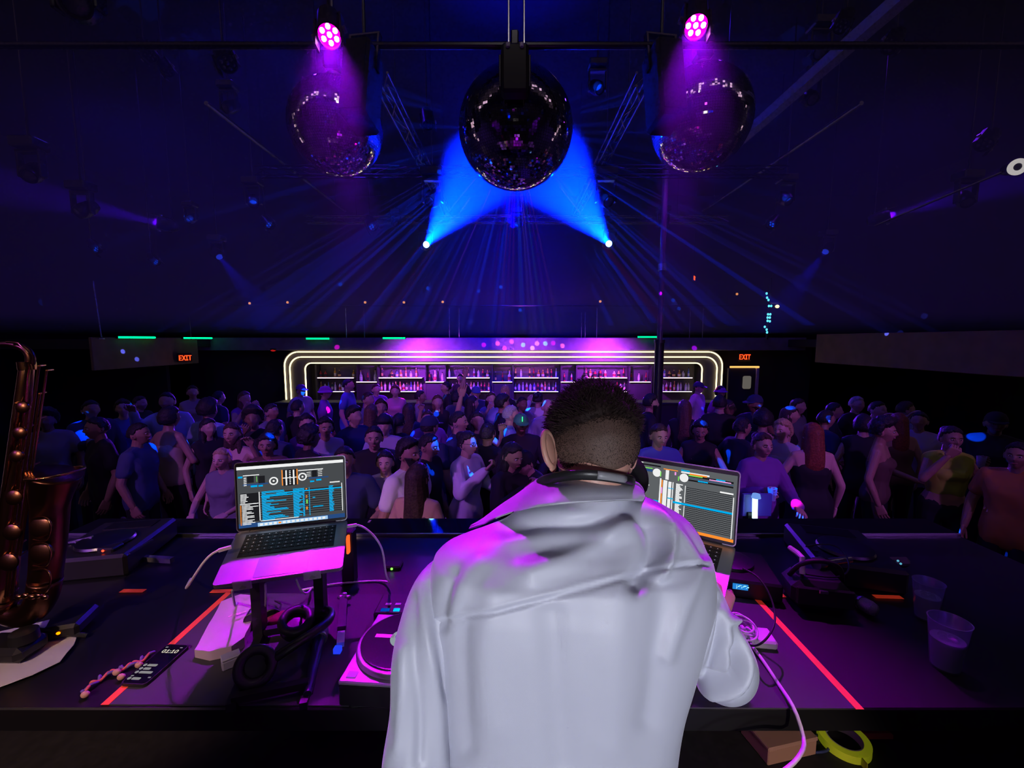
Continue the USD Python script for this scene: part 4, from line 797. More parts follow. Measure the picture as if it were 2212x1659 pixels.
FOLDS = [  # ridges (+) and valleys (-) of the cloth: polyline in the picture of the back, height, half width in pixels
    ([(1398, 1082), (1432, 1125), (1443, 1185), (1430, 1240)], .016, 13), ([(1372, 1095), (1405, 1140), (1412, 1195), (1375, 1260)], -.017, 22), ([(1455, 1110), (1490, 1150), (1520, 1195)], -.009, 15), ([(1425, 1100), (1470, 1150), (1500, 1205)], .006, 14),
    ([(1375, 1090), (1330, 1135), (1250, 1190), (1150, 1235)], .010, 26), ([(1345, 1108), (1260, 1130), (1150, 1130), (1080, 1140)], -.014, 20), ([(1290, 1160), (1200, 1190), (1110, 1195)], -.006, 22),
    ([(1040, 1215), (1000, 1260), (975, 1330)], .007, 26), ([(985, 1240), (965, 1300), (958, 1350)], -.008, 14), ([(1060, 1290), (1045, 1400), (1060, 1560)], .006, 40), ([(1000, 1360), (1005, 1480), (1010, 1620)], -.006, 22),
    ([(1190, 1330), (1200, 1480), (1215, 1650)], -.006, 34), ([(1340, 1280), (1330, 1420), (1320, 1600)], .006, 44), ([(1430, 1260), (1420, 1400), (1400, 1560)], -.006, 26), ([(1505, 1235), (1470, 1330), (1440, 1420)], .006, 18),
    ([(945, 1344), (1020, 1328), (1100, 1313), (1250, 1275), (1400, 1236), (1470, 1222), (1528, 1222)], -.0040, 5.), ([(945, 1336), (1020, 1320), (1100, 1305), (1250, 1267), (1400, 1228), (1470, 1214), (1528, 1214)], .0014, 6.)]
SFOLDS = [([(1524, 1225), (1518, 1330), (1492, 1400)], -.009, 9), ([(1530, 1240), (1532, 1340), (1512, 1430)], .010, 12), ([(1548, 1290), (1550, 1380), (1530, 1440)], -.010, 9), ([(1556, 1320), (1570, 1390), (1566, 1445)], .009, 11), ([(1575, 1350), (1592, 1410), (1588, 1450)], -.007, 8),
    ([(1500, 1478), (1545, 1490), (1588, 1478), (1606, 1440), (1600, 1390), (1578, 1340)], .016, 11), ([(1520, 1460), (1560, 1462), (1582, 1440), (1580, 1400)], -.012, 10), ([(1560, 1505), (1602, 1490), (1622, 1450), (1614, 1400), (1590, 1352)], -.013, 9),
    ([(905, 1240), (915, 1330), (935, 1430), (950, 1560), (955, 1650)], .006, 14), ([(893, 1290), (892, 1400), (905, 1520), (905, 1650)], -.006, 14), ([(930, 1260), (945, 1380), (960, 1500)], -.005, 8), ([(870, 1400), (868, 1500), (858, 1620)], .005, 12)]
def seg_dist(q, poly):
    best = np.full(len(q), 1e9)
    for a, b in zip(poly[:-1], poly[1:]):
        a, b = A3(a, float), A3(b, float); t = np.clip((q - a) @ (b - a) / ((b - a) @ (b - a)), 0, 1)
        best = np.minimum(best, np.linalg.norm(q - a - t[:, None] * (b - a), axis=1))
    return best
def crease(m, folds, seed=0):
    v = np.array(m.vertices); n = np.array(m.vertex_normals); q = proj(v); w = np.clip((n @ -_fw) * 1.6, 0, 1); h = np.zeros(len(v))
    for poly, a, s in folds:
        P = spline(np.c_[A3(poly, float), np.zeros(len(poly))], 24)[:, :2]; h += 1.3 * a * np.exp(-(seg_dist(q, P) / s) ** 2)
    h += (meshkit.fbm(v * A3([7, 7, 4.]), 3, seed) - .5) * .010
    m.vertices = v + n * (h * w)[:, None]; return m
def loft(R, closed_top=True):
    n, k = R.shape[0], R.shape[1]; F = []
    for i in range(n - 1):
        a = np.arange(k); b = (a + 1) % k
        F += [np.stack([i * k + a, (i + 1) * k + a, (i + 1) * k + b], 1), np.stack([i * k + a, (i + 1) * k + b, i * k + b], 1)]
    V = np.vstack([R.reshape(-1, 3), R[0].mean(0), R[-1].mean(0)]); a = np.arange(k); b = (a + 1) % k
    F += [np.stack([np.full(k, len(V) - 2), a, b], 1), np.stack([np.full(k, len(V) - 1), (n - 1) * k + b, (n - 1) * k + a], 1)]
    m = trimesh.Trimesh(V, np.vstack(F), process=False)
    if m.volume < 0: m.invert()
    return m
from scipy.interpolate import PchipInterpolator
rw = A3(ROWS, float); yy = np.linspace(rw[0, 0], rw[-1, 0], 280); I = {j: PchipInterpolator(rw[:, 0], rw[:, j]) for j in (1, 2, 3, 4)}
an = np.linspace(0, 2 * math.pi, 300, endpoint=False); RR = []
for y in yy:
    l, r, Yc, d = (float(I[j](y)) for j in (1, 2, 3, 4)); pl, pr = at(l, y, Yc), at(r, y, Yc); c = (pl + pr) / 2; hw = (pr[0] - pl[0]) / 2
    cs, sn = np.cos(an), np.sin(an); e = 2 / 2.55
    RR.append(np.stack([c[0] + hw * np.sign(cs) * np.abs(cs) ** e, Yc + d * np.sign(sn) * np.abs(sn) ** e * np.where(sn < 0, 1, np.interp(y, (1040, 1190, 1330), (.35, .12, .95))), np.full_like(cs, c[2])], 1))
torso = crease(loft(A3(RR)), FOLDS, 1)
def sleeve(pts, n=130, k=90):
    P = A3([at(px, py, Y) for px, py, Y, r in pts]); rr = A3([p[3] for p in pts]); S = spline(np.c_[P, rr], n); p, r = S[:, :3], S[:, 3]
    t = np.gradient(p, axis=0); t /= np.linalg.norm(t, axis=1, keepdims=True); a = np.cross(t[0], [0, 1., 0]); a /= np.linalg.norm(a); R = []
    for i in range(n):
        a = a - t[i] * (a @ t[i]); a /= np.linalg.norm(a); b = np.cross(t[i], a); g = np.linspace(0, 2 * math.pi, k, endpoint=False)
        f = 1.0 if 2 < i < n - 3 else .82 if i in (1, 2, n - 2, n - 3) else .5
        R.append(p[i] + r[i] * f * (np.cos(g)[:, None] * a + np.sin(g)[:, None] * b))
    return crease(loft(A3(R)), SFOLDS, 3)
LSL = sleeve([(1008, 1236, .77, .043), (970, 1264, .755, .054), (936, 1340, .725, .057), (914, 1430, .70, .054), (909, 1530, .685, .052), (900, 1640, .675, .058), (905, 1760, .69, .060), (930, 1790, .80, .05), (960, 1690, .93, .043), (985, 1590, 1.02, .038)])
RSL = sleeve([(1448, 1236, .77, .045), (1477, 1268, .765, .054), (1512, 1345, .765, .060), (1556, 1420, .775, .062), (1560, 1444, .835, .062), (1552, 1412, .93, .052), (1548, 1366, 1.02, .043), (1543, 1328, 1.08, .037)])
dj = thing('person', 'DJ in pale satin shirt seen from behind, bending over the turntables', 'person')
hd = at(1284, 966, .80); HM = rotm(hd, 14, -31, 5, 1.01)
nk = at(1272, 1062, .80); cx = .10
b = [hull((*nk, .058), (*(hd + A3([-.004, -.03, -.045])), .056)), hull((*nk, .05), (nk[0] - .10, .78, 2.21, .04), (nk[0] + .08, .78, 2.22, .04), (cx - .08, .80, 2.08, .07), (cx + .08, .80, 2.08, .07)), hull((cx - .08, .78, 2.08, .07), (cx + .08, .78, 2.08, .07), (cx - .07, .73, 1.68, .1), (cx + .07, .73, 1.68, .1))]
wl, fl = at(985, 1590, 1.02), at(1010, 1530, 1.12); wr, fr = at(1545, 1322, 1.085), at(1557, 1262, 1.17)
for w_, e_, s_ in ((wl, at(925, 1775, .76), at(1000, 1300, .77)), (wr, at(1566, 1438, .83), at(1450, 1300, .77))): b += [hull((*s_, .045), (*e_, .04)), hull((*e_, .038), (*w_, .026))]
for q in (-1, 1): b += [hull((cx + q * .09, .73, 1.62, .09), (cx + q * .11, .76, 1.2, .058)), hull((cx + q * .11, .76, 1.2, .055), (cx + q * .12, .72, .8, .038)), hull((cx + q * .12, .72, .78, .04), (cx + q * .13, .88, .735, .034))]
cat_ear = tm(union([mf(ell(.0075, .019, .033, 0, 0, 0, 3)), mf(tube([(.001, .0185 * math.cos(a) - .001, .031 * math.sin(a) + .001) for a in np.linspace(0, 2 * math.pi, 29)[:-1]], .0052, 10, True)), mf(ell(.006, .010, .012, 0, .004, -.030, 2))]))
bm = [mf(soft(union(b), .012, 10))]
hh = ICO[4].subdivide_loop(1) if False else trimesh.creation.icosphere(5, 1.); hh.vertices = sculpt(np.array(hh.vertices)); HE = [tr(cat_ear, rotm((s * (.094 if s < 0 else .062), -.012, -.010), s * (48 if s < 0 else 6), 8)) for s in (-1, 1)]
hm_mf = place_mf(union([mf(hh)] + [mf(e) for e in HE]), HM)
for w_, f_, q, palm in ((wl, fl, -1, (0, .3, -1)), (wr, fr, 1, (-.5, .2, -1.))):
    M = hand_frame(w_ * 2 - f_, w_, palm, 1); h_ = hand_mf(30, .8)
    if q > 0: h_ = h_.mirror((1., 0, 0))
    bm.append(mf(soft(place_mf(h_, M), .006, 3)))
part(dj, 'body', tm(union(bm + [hm_mf])), pm('dj_skin', (.52, .265, .205), .45, subsurface_weight=.08, subsurface_scale=.01), True)
sh = part(dj, 'shirt', torso, SHIRT, True)
part(sh, 'sleeve', LSL, SHIRT, True); part(sh, 'sleeve', RSL, SHIRT, True)
# collar: a stand round the neck and a leaf that folds down and flares to a wing on the left
def strip(A, B, n, th, bulge=0.):
    a, b_ = spline(A, n), spline(B, n); k = 7; R = []
    for i in range(n):
        w = np.linspace(0, 1, k)[:, None]; c = a[i] * (1 - w) + b_[i] * w; c = c + np.outer(np.sin(np.linspace(0, math.pi, k)), A3([0, -bulge, bulge * .3])); d = A3([0, th, 0])
        R.append(np.vstack([c, (c + d)[::-1]]))
    return loft(A3(R))
top = [at(*p) for p in ((1392, 1072, .84), (1384, 1054, .79), (1345, 1040, .755), (1300, 1036, .735), (1240, 1038, .732), (1190, 1045, .75), (1163, 1040, .80), (1120, 1068, .85), (1075, 1098, .89), (1040, 1124, .91), (1016, 1138, .915))]
low = [at(*p) for p in ((1390, 1082, .80), (1384, 1083, .74), (1345, 1083, .69), (1300, 1085, .672), (1240, 1088, .668), (1180, 1093, .68), (1135, 1100, .715), (1095, 1112, .76), (1060, 1126, .82), (1034, 1137, .88), (1014, 1142, .91))]
cl = part(sh, 'collar', crease(strip(top, low, 120, .012, .010), [([(1375, 1066), (1300, 1064), (1200, 1070)], -.002, 6), ([(1385, 1077), (1300, 1076), (1180, 1084), (1100, 1104)], -.002, 3)], 7), SHIRT, True)
band_hi = [at(*p) for p in ((1395, 1075, .86), (1388, 1052, .82), (1350, 1037, .765), (1300, 1033, .748), (1240, 1035, .745), (1190, 1042, .76), (1162, 1036, .81), (1150, 1050, .86))]
part(cl, 'collar_stand', strip(band_hi, [p - A3([0, 0, .035]) for p in band_hi], 70, .008, .0), SHIRT, True)
# trousers under the shirt, shoes
g = [hull(*[(cx + q * .07, .73, 1.66, .112) for q in (-1, 1)], *[(cx + q * .09, .73, 1.56, .098) for q in (-1, 1)])]
for q in (-1, 1): g += [hull((cx + q * .09, .73, 1.58, .102), (cx + q * .11, .76, 1.2, .076)), hull((cx + q * .11, .76, 1.2, .076), (cx + q * .12, .72, .82, .062))]
part(dj, 'trousers', soft(union(g), .03, 5), CLO['black'], True)
for q in (-1, 1): part(dj, 'shoe', soft(union([hull((cx + q * .12, .69, .745, .044), (cx + q * .13, .9, .74, .038), (cx + q * .13, .8, .75, .044))]), .03, 4), CLO['black'], True)
# hair: a thick cap of dark strands on top, a clipped fade below
d = np.array(hh.vertices); d = ICO[4].vertices if False else trimesh.creation.icosphere(5, 1.).vertices; x, y, z = np.asarray(d).T
FADE = noisy('clipped_hair', (.055, .030, .024), (.155, .09, .068), 900, .6, .2)
s = smooth01(np.minimum(np.maximum((.16 + .25 * z - y) / .1, (z - .5) / .1), (z + .60 + .05 * np.cos(5 * x)) / .10)); v = sculpt(np.asarray(d)); v = v + v / np.linalg.norm(v, axis=1)[:, None] * (-.012 + .0155 * s)[:, None]
m = trimesh.creation.icosphere(5, 1.); m.vertices = v; hr = part(dj, 'clipped_hair', m, FADE, True, label='short clipped fade at the back of the head', m=HM)
s2 = smooth01(np.minimum(np.maximum((.2 + .2 * z - y) / .15, (z - .45) / .1), (z - .12 - .05 * np.cos(6 * x)) / .22)); v2 = sculpt(np.asarray(d)); v2 = v2 + v2 / np.linalg.norm(v2, axis=1)[:, None] * (-.012 + .024 * s2 + .012 * s2 * (meshkit.fbm(v2 * 45, 3, 5) - .5))[:, None]
m = trimesh.creation.icosphere(5, 1.); m.vertices = v2
DHAIR = pm('dj_hair', (.022, .011, .010), .75, specular_ior_level=.25)
tophair = part(dj, 'hair', m, DHAIR, True, m=HM)
rg_ = np.random.default_rng(5); pts, cnt, wid = [], [], []
q = rg_.normal(size=(16000, 3)); q /= np.linalg.norm(q, axis=1)[:, None]
w1 = smooth01(np.minimum(np.maximum((.2 + .2 * q[:, 2] - q[:, 1]) / .15, (q[:, 2] - .45) / .1), (q[:, 2] + .58) / .15)); w2 = smooth01(np.minimum(np.maximum((.2 + .2 * q[:, 2] - q[:, 1]) / .15, (q[:, 2] - .45) / .1), (q[:, 2] - .10) / .3))
sq = sculpt(q); nrm = sq / np.linalg.norm(sq, axis=1)[:, None]
for i in np.nonzero(w1 > .5)[0]:
    L = .003 + .014 * w2[i] * rg_.uniform(.5, 1.2); p0 = sq[i] + nrm[i] * (.002 + .009 * w2[i]); dr = nrm[i] + rg_.normal(0, .35, 3) + A3([.5 * math.sin(9 * q[i, 0] + 7 * q[i, 2]), .5 + .3 * math.sin(11 * q[i, 1]), .1]) * w2[i]; dr /= np.linalg.norm(dr); bend = A3([rg_.normal(0, .2), .35, -.25])
    for k in (0, .34, .67, 1.): pts.append(p0 + dr * L * k + bend * L * k * k * .35)
    cnt.append(4); wid += [.0011, .001, .0009, .0004]
c_ = UsdGeom.BasisCurves.Define(stage, dj + '/hair_strands'); c_.CreateTypeAttr('cubic'); c_.CreateBasisAttr('catmullRom'); c_.CreateCurveVertexCountsAttr(cnt); c_.CreatePointsAttr(Vt.Vec3fArray.FromNumpy(A3(pts, np.float32))); c_.CreateWidthsAttr(wid); c_.SetWidthsInterpolation('vertex')
c_.AddTransformOp().Set(Gf.Matrix4d(*HM.T.ravel().tolist())); UsdShade.MaterialBindingAPI.Apply(c_.GetPrim()).Bind(DHAIR); c_.GetPrim().SetCustomDataByKey('kind', 'stuff')
# headphones hung round the neck
hp = thing('headphones', 'black headphones hanging round the neck of the DJ', 'headphones')
B = spline([at(*p) for p in ((1160, 1075, .93), (1162, 1050, .84), (1190, 1034, .745), (1240, 1026, .712), (1290, 1027, .702), (1335, 1033, .712), (1366, 1040, .80))], 50)
t_ = np.gradient(B, axis=0); t_ /= np.linalg.norm(t_, axis=1)[:, None]; R = []
for i in range(50):
    up_ = A3([0, -.25, 1.]); o_ = np.cross(t_[i], up_); o_ /= np.linalg.norm(o_); up_ = np.cross(o_, t_[i]); g_ = np.linspace(0, 2 * math.pi, 14, endpoint=False)
    R.append(B[i] + np.outer(np.cos(g_), up_ * .0095) + np.outer(np.sin(g_), o_ * .006))
part(hp, 'headband', loft(A3(R)), BLACK, True); part(hp, 'slider', tube(B[33:40] + A3([0, -.004, .002]), .0075, 8), pm('slider_grey', (.25, .25, .27), .35), True)
part(hp, 'slider', tube(B[12:16] + A3([0, -.004, .002]), .0075, 8), pm('slider_grey', (.25, .25, .27), .35), True)
for (px, py, Y), tgt in (((1362, 1030, .87), (.35, -.45, .25)), ((1165, 1090, .96), (-.4, -.3, .2))):
    c = at(px, py, Y); M, _ = frame(c, c + A3(tgt))
    part(hp, 'ear_cup', lathe([(0, -.02), (.036, -.018), (.041, -.005), (.040, .014), (.030, .022), (.018, .025), (0, .025)], 28, M), BLACK); part(hp, 'cushion', tube([tuple((M @ A3([.034 * math.cos(a), .034 * math.sin(a), -.024, 1]))[:3]) for a in np.linspace(0, 2 * math.pi, 25)[:-1]], .011, 10, True), RUBBER, True)
    part(hp, 'yoke', tube([tuple((M @ A3([.044 * math.cos(a), .044 * math.sin(a), .004, 1]))[:3]) for a in np.linspace(.2, 2.9, 16)], .004, 6), DARKMETAL, True)
# ---------------------------------------------------------------- the DJ booth and what lies on it
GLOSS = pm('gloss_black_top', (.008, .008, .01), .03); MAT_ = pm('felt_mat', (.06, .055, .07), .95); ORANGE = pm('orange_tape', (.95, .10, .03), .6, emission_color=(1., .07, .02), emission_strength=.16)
FR, BK_ = 1.072, 2.10
t = thing('dj_booth', 'long black DJ booth counter with glossy front ledge', 'counter')
part(t, 'top', bz(-2.3, 2.3, FR, BK_, TBL - .07, TBL, .004), pm('satin_black_top', (.007, .007, .008), .45)); part(t, 'ledge', bz(-2.3, 2.3, BK_ + .012, 2.30, TBL - .03, TBL + .012, .003), GLOSS)
part(t, 'metal_edge', bz(-2.3, 2.3, BK_, BK_ + .012, TBL - .02, TBL + .016, .003), METAL, label='bright metal strip at the foot of the ledge'); part(t, 'front_panel', bz(-2.3, 2.3, 2.26, 2.30, STZ, TBL - .03), MATT)
part(t, 'shelf', bz(-2.3, 2.3, FR + .01, 2.0, 1.34, 1.365, .003), MATT)
for x in (-2.27, 2.27): part(t, 'side_panel', bz(x - .03, x + .03, FR, 2.3, STZ, TBL - .07), MATT)
def tz(px, py, h=0.): return atz(px, py, TBL + h)
solo('felt_mat', 'dark felt mat between the two orange tape lines', 'mat', tr(ext([tuple(tz(*p)[:2]) for p in ((236, 1524), (497, 1283), (1632, 1292), (1850, 1533))], .004), rotm((0, 0, TBL))), MAT_, False)
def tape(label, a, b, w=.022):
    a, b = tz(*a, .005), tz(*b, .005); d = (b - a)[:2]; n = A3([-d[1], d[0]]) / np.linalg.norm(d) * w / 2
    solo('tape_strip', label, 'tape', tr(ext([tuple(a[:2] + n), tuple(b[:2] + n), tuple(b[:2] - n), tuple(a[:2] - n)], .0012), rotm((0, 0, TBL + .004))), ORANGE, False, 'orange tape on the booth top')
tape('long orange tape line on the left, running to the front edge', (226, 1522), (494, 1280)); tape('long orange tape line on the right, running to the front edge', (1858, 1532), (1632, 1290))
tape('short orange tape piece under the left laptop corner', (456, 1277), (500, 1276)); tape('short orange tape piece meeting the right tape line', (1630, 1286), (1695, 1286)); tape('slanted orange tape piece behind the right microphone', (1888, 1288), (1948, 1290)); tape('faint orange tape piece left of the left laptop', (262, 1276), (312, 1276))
# laptops
SILV = pm('laptop_grey', (.42, .42, .45), .38, .85); KEYM = pm('key_black', (.012, .012, .014), .45); SCR = lambda n, c, p=1.: em('screen_' + n, c, p)
def quad(w, h, x, y, z):                              # flat print on a screen
    return trimesh.Trimesh([(x - w / 2, y - h / 2, z), (x + w / 2, y - h / 2, z), (x + w / 2, y + h / 2, z), (x - w / 2, y + h / 2, z)], [(0, 1, 2), (0, 2, 3)], process=False)
def disc(r0, r1, x, y, z, n=24):
    a = np.arange(n) * 2 * math.pi / n; V = np.vstack([np.c_[x + r0 * np.cos(a), y + r0 * np.sin(a), np.full(n, z)], np.c_[x + r1 * np.cos(a), y + r1 * np.sin(a), np.full(n, z)]]); i = np.arange(n); k = (i + 1) % n
    return trimesh.Trimesh(V, np.vstack([np.c_[i, n + i, n + k], np.c_[i, n + k, k]]), process=False)
def laptop(label, hx, hy, hz, yaw, pit, lid, ui):
    u = A3([math.cos(yaw), math.sin(yaw), 0]); v = A3([-math.sin(yaw), math.cos(yaw), 0]); f = v * math.cos(pit) + A3([0, 0, 1]) * math.sin(pit); l = v * math.sin(lid) + A3([0, 0, 1.]) * math.cos(lid); h = A3([hx, hy, hz])
    def MX(x, y, z, o): m = np.eye(4); m[:3, 0], m[:3, 1], m[:3, 2], m[:3, 3] = x, y, z, o; return m
    t = thing('laptop', label, 'laptop', MX(u, f, np.cross(u, f), h)); inv = np.linalg.inv(MX(u, f, np.cross(u, f), h))
    W, D, H = .356, .245, .24
    part(t, 'base', tr(ext(rrect(W, D, .012), .013), rotm((0, -D / 2, -.013))), SILV, 30)
    kb = part(t, 'keyboard', bx(W * .80, .112, .0015, 0, -.078, .0004), KEYM, False)
    for r in range(6):
        n = 14 if r < 5 else 9; y = -.031 - r * .0187
        for k in range(n):
            w = W * .79 / n if r < 5 else [.019, .019, .019, .023, .10, .023, .019, .019, .019][k]; x0 = -W * .395 + (k * w if r < 5 else sum([.019, .019, .019, .023, .10, .023, .019, .019, .019][:k]) + .011)
            part(kb, 'key', bx(w - .003, .0155, .002, x0 + w / 2, y, .0016, .0006), KEYM, False)
    part(kb, 'key_legend', cat([quad(.004, .0045, -W * .395 + (k + .5) * W * .79 / 14, -.031 - r * .0187, .0029) for r in range(5) for k in range(14)]), pm('legend_print', (.8, .82, .88), .5), False, kind='stuff')
    part(t, 'trackpad', tr(ext(rrect(.15, .088, .005), .0008), rotm((0, -.193, 0))), pm('trackpad', (.40, .40, .43), .3, .8), False)
    part(t, 'hinge', bx(.28, .014, .012, 0, .003, -.003, .003), BLACK)
    LM = inv @ MX(u, l, np.cross(u, l), h)              # lid: x across, y up from the hinge, z towards the viewer
    part(t, 'lid', tr(tr(ext(rrect(W, H, .012), .006), rotm((0, H / 2, -.006))), LM), SILV, 30)
    part(t, 'bezel', tr(tr(ext(rrect(W - .006, H - .006, .010), .001), rotm((0, H / 2, 0))), LM), BLACK, False)
    sw, shh = .340, .212; sc = part(t, 'screen', tr(quad(sw, shh, 0, .013 + shh / 2, .0014), LM), SCR(*ui['bg']), False, label='lit screen full of track lists')
    for k, (nm, col, p, rects) in enumerate(ui['layers']):
        g = []
        for x0, y0, x1, y1 in rects: g.append(quad((x1 - x0) * sw, (y1 - y0) * shh, (-.5 + (x0 + x1) / 2) * sw, (.013 + shh) - (y0 + y1) / 2 * shh, .0017 + k * .0003))
        for cx_, cy_, r0, r1 in ui.get('rings', {}).get(nm, []): g.append(disc(r0 * sw, r1 * sw, (-.5 + cx_) * sw, (.013 + shh) - cy_ * shh, .0017 + k * .0003))
        part(sc, 'screen_graphic', tr(cat(g), LM), SCR(nm, col, p), False, kind='stuff')
    return t
rr = random.Random(3); R = lambda a, b: rr.uniform(a, b)
blue = [(.215, .43 + .0185 * i, .215 + (R(.15, .25) if R(0, 1) < .6 else R(.03, .12)), .443 + .0185 * i) for i in range(26)] + [(.505, .43 + .0185 * i, .505 + R(.05, .095), .443 + .0185 * i) for i in range(26)] + [(.595, .43 + .0185 * i, .612, .443 + .0185 * i) for i in range(26)] + [(.655, .43 + .0185 * i, .663, .443 + .0185 * i) for i in range(26)] + [(.85, .43 + .0185 * i, .85 + R(.03, .05), .443 + .0185 * i) for i in range(24)] + [(.69, .60, .715, .617), (.69, .755, .79, .772), (.01, .155, .05, .185), (.12, .315, .18, .345), (.19, .32, .23, .345), (.73, .30, .78, .33), (.67, .32, .71, .345)]
white = [(.025, .45 + .022 * i, .025 + R(.03, .075), .463 + .022 * i) for i in range(7)] + [(.02, .605, .185, .62)] + [(.035, .63 + .022 * i, .035 + R(.04, .15), .643 + .022 * i) for i in range(15)] + [(.2, .905, .55, .918), (.055, .14, .2, .155), (.56, .125, .8, .14), (.19, .43, .198, .9), (.86, .365, .96, .385), (.44, .11, .455, .36), (.51, .11, .525, .36), (.41, .23, .55, .245), (.975, .4, .983, .88)] + [(.475, .12 + .03 * i, .49, .135 + .03 * i) for i in range(8)] + [(.06, .18 + .03 * i, .085, .195 + .03 * i) for i in range(5)] + [(.64, .17 + .03 * i, .68, .18 + .03 * i) for i in range(3)] + [(.75, .15 + .03 * i, .79, .16 + .03 * i) for i in range(4)]
white = [(0., 0., 1., .05)] + white
UI1 = dict(bg=('grey', (.085, .092, .10), .75), layers=[('dark', (.012, .012, .015), 1., [(.02, .44, .185, .905), (.09, .16, .15, .27), (.19, .17, .25, .29), (.42, .10, .545, .37), (.69, .15, .74, .26)] + [(.2, .45 + .037 * i, .975, .462 + .037 * i) for i in range(12)]), ('blue', (.0, .42, .85), 1., blue + [(.35, .47, .975, .49), (.21, .505, .5, .525)]), ('navy', (.02, .07, .22), 1., [(0., .93, 1., 1.), (.05, .29, .28, .31), (.66, .265, .85, .285)]), ('dock', (.35, .58, .85), 1., [(.17, .94, .83, 1.)]), ('white', (.85, .86, .86), 1., white + [(.19 + .042 * i, .952, .217 + .042 * i, .988) for i in range(15)]),
    ('orange', (1., .28, .03), 1., [(.018, .63 + .022 * i, .03, .643 + .022 * i) for i in range(15)] + [(.405, .10, .415, .36), (.545, .10, .555, .36), (.625, .44, .64, .46), (.625, .56, .64, .575), (.625, .585, .64, .60), (.625, .75, .64, .80), (.36, .955, .385, .985)]), ('green', (.2, .8, .1), 1., [(.628, .63, .642, .70), (.175, .17, .18, .26)])], rings={'white': [(.33, .27, .028, .042), (.60, .24, .028, .042), (.33, .27, 0, .01), (.60, .24, 0, .01)]})
lists = [(.05, .27 + .0195 * i, .05 + R(.05, .15), .2865 + .0195 * i) for i in range(32)] + [(.46, .27 + .0195 * i, .46 + R(.03, .07), .2865 + .0195 * i) for i in range(32)] + [(.335, .25, .375, .93), (.385, .26, .415, .93), (.425, .26, .435, .93), (.30, .23, .315, .93), (.975, .33, .983, .95), (.86, .27, .975, .295), (.545, .28, .552, .55), (.545, .6, .552, .9), (.03, .26, .045, .93)]
UI2 = dict(bg=('grey_right', (.13, .14, .15), .85), layers=[('dark', (.012, .012, .015), 1., [(.03, .03, .3, .055), (.5, .10, .97, .13), (.56, .17, .97, .195)] + [(.56, .30 + .029 * i, .97, .309 + .029 * i) for i in range(22)]), ('white', (.85, .86, .86), 1., lists + [(.5, .06, .76, .085), (.03, .008, .12, .022), (.352, .08, .385, .235)]), ('blue', (.0, .42, .85), 1., [(.05, .34, .13, .355), (.05, .47, .16, .485), (.12, .60, .30, .62), (.385, .36, .44, .37), (.385, .52, .44, .535), (.44, .56, .975, .59), (.46, .80, .55, .815), (.06, .165, .13, .18), (.66, .165, .75, .185), (.5, .035, .58, .055), (.82, .095, .9, .12)]), ('navy', (.02, .07, .22), 1., [(0., .11, .22, .15), (.57, .145, .97, .155)]),
    ('orange', (1., .28, .03), 1., [(0., .955, 1., 1.), (.318, .25, .33, .93), (.58, .075, .74, .098), (.33, .06, .47, .075)]), ('pink', (.95, .35, .8), 1., [(0., .085, .1, .1), (.76, .115, .95, .13), (.44, .09, .455, .14), (.318, .37, .33, .47)]), ('green', (.25, .85, .2), 1., [(.10, .085, .22, .1), (.3, .12, .31, .2), (.57, .1, .7, .115), (.475, .15, .485, .22)])], rings={'white': [(.265, .15, 0, .042), (.53, .16, 0, .042)]})
laptop('laptop on the left with a blue and white track list screen', -.774, 1.4605, 1.944, .2945, .231, .072, UI1)
laptop('laptop on the right, screen partly behind the DJ', .5607, 1.395, 1.9476, -.5926, .231, .1225, UI2)
def stand(label, hx, hy, hz, yaw, pit):
    u = A3([math.cos(yaw), math.sin(yaw), 0]); v = A3([-math.sin(yaw), math.cos(yaw), 0]); f = v * math.cos(pit) + A3([0, 0, 1]) * math.sin(pit); h = A3([hx, hy, hz]); n = np.cross(u, f); t = thing('laptop_stand', label, 'laptop stand')
    for s in (-.10, .09):
        q = h + u * s - n * .022; part(t, 'arm', bar(q - f * .246, q + f * 0., .014), BLACK, False); e = q - f * .10
        part(t, 'upright', bar((e[0], e[1], TBL + .01), e, .032), BLACK, False); part(t, 'foot', bar((e[0] - v[0] * .30, e[1] - v[1] * .30, TBL + .017), (e[0] + v[0] * .06, e[1] + v[1] * .06, TBL + .017), .024), BLACK, False)
        c = q - f * .2478; part(t, 'clip', tr(bx(.05, .005, .034, 0, 0, .012, .002), np.block([[np.c_[u, f, n], (c)[:, None]], [np.zeros((1, 3)), np.ones((1, 1))]])), pm('clear_clip', (.5, .45, .52), .15, alpha=.55), False, label='clear plastic clip holding the laptop edge')
    a, b_ = h - u * .10 - f * .10, h + u * .09 - f * .10; part(t, 'crossbar', bar((a[0], a[1], TBL + .03), (b_[0], b_[1], TBL + .03), .022), BLACK, False); part(t, 'crossbar', bar((a[0] - v[0] * .28, a[1] - v[1] * .28, TBL + .03), (b_[0] - v[0] * .28, b_[1] - v[1] * .28, TBL + .03), .02), BLACK, False)
stand('black metal stand under the left laptop', -.774, 1.4605, 1.944, .2945, .231); stand('black metal stand under the right laptop', .5607, 1.395, 1.9476, -.5926, .231)
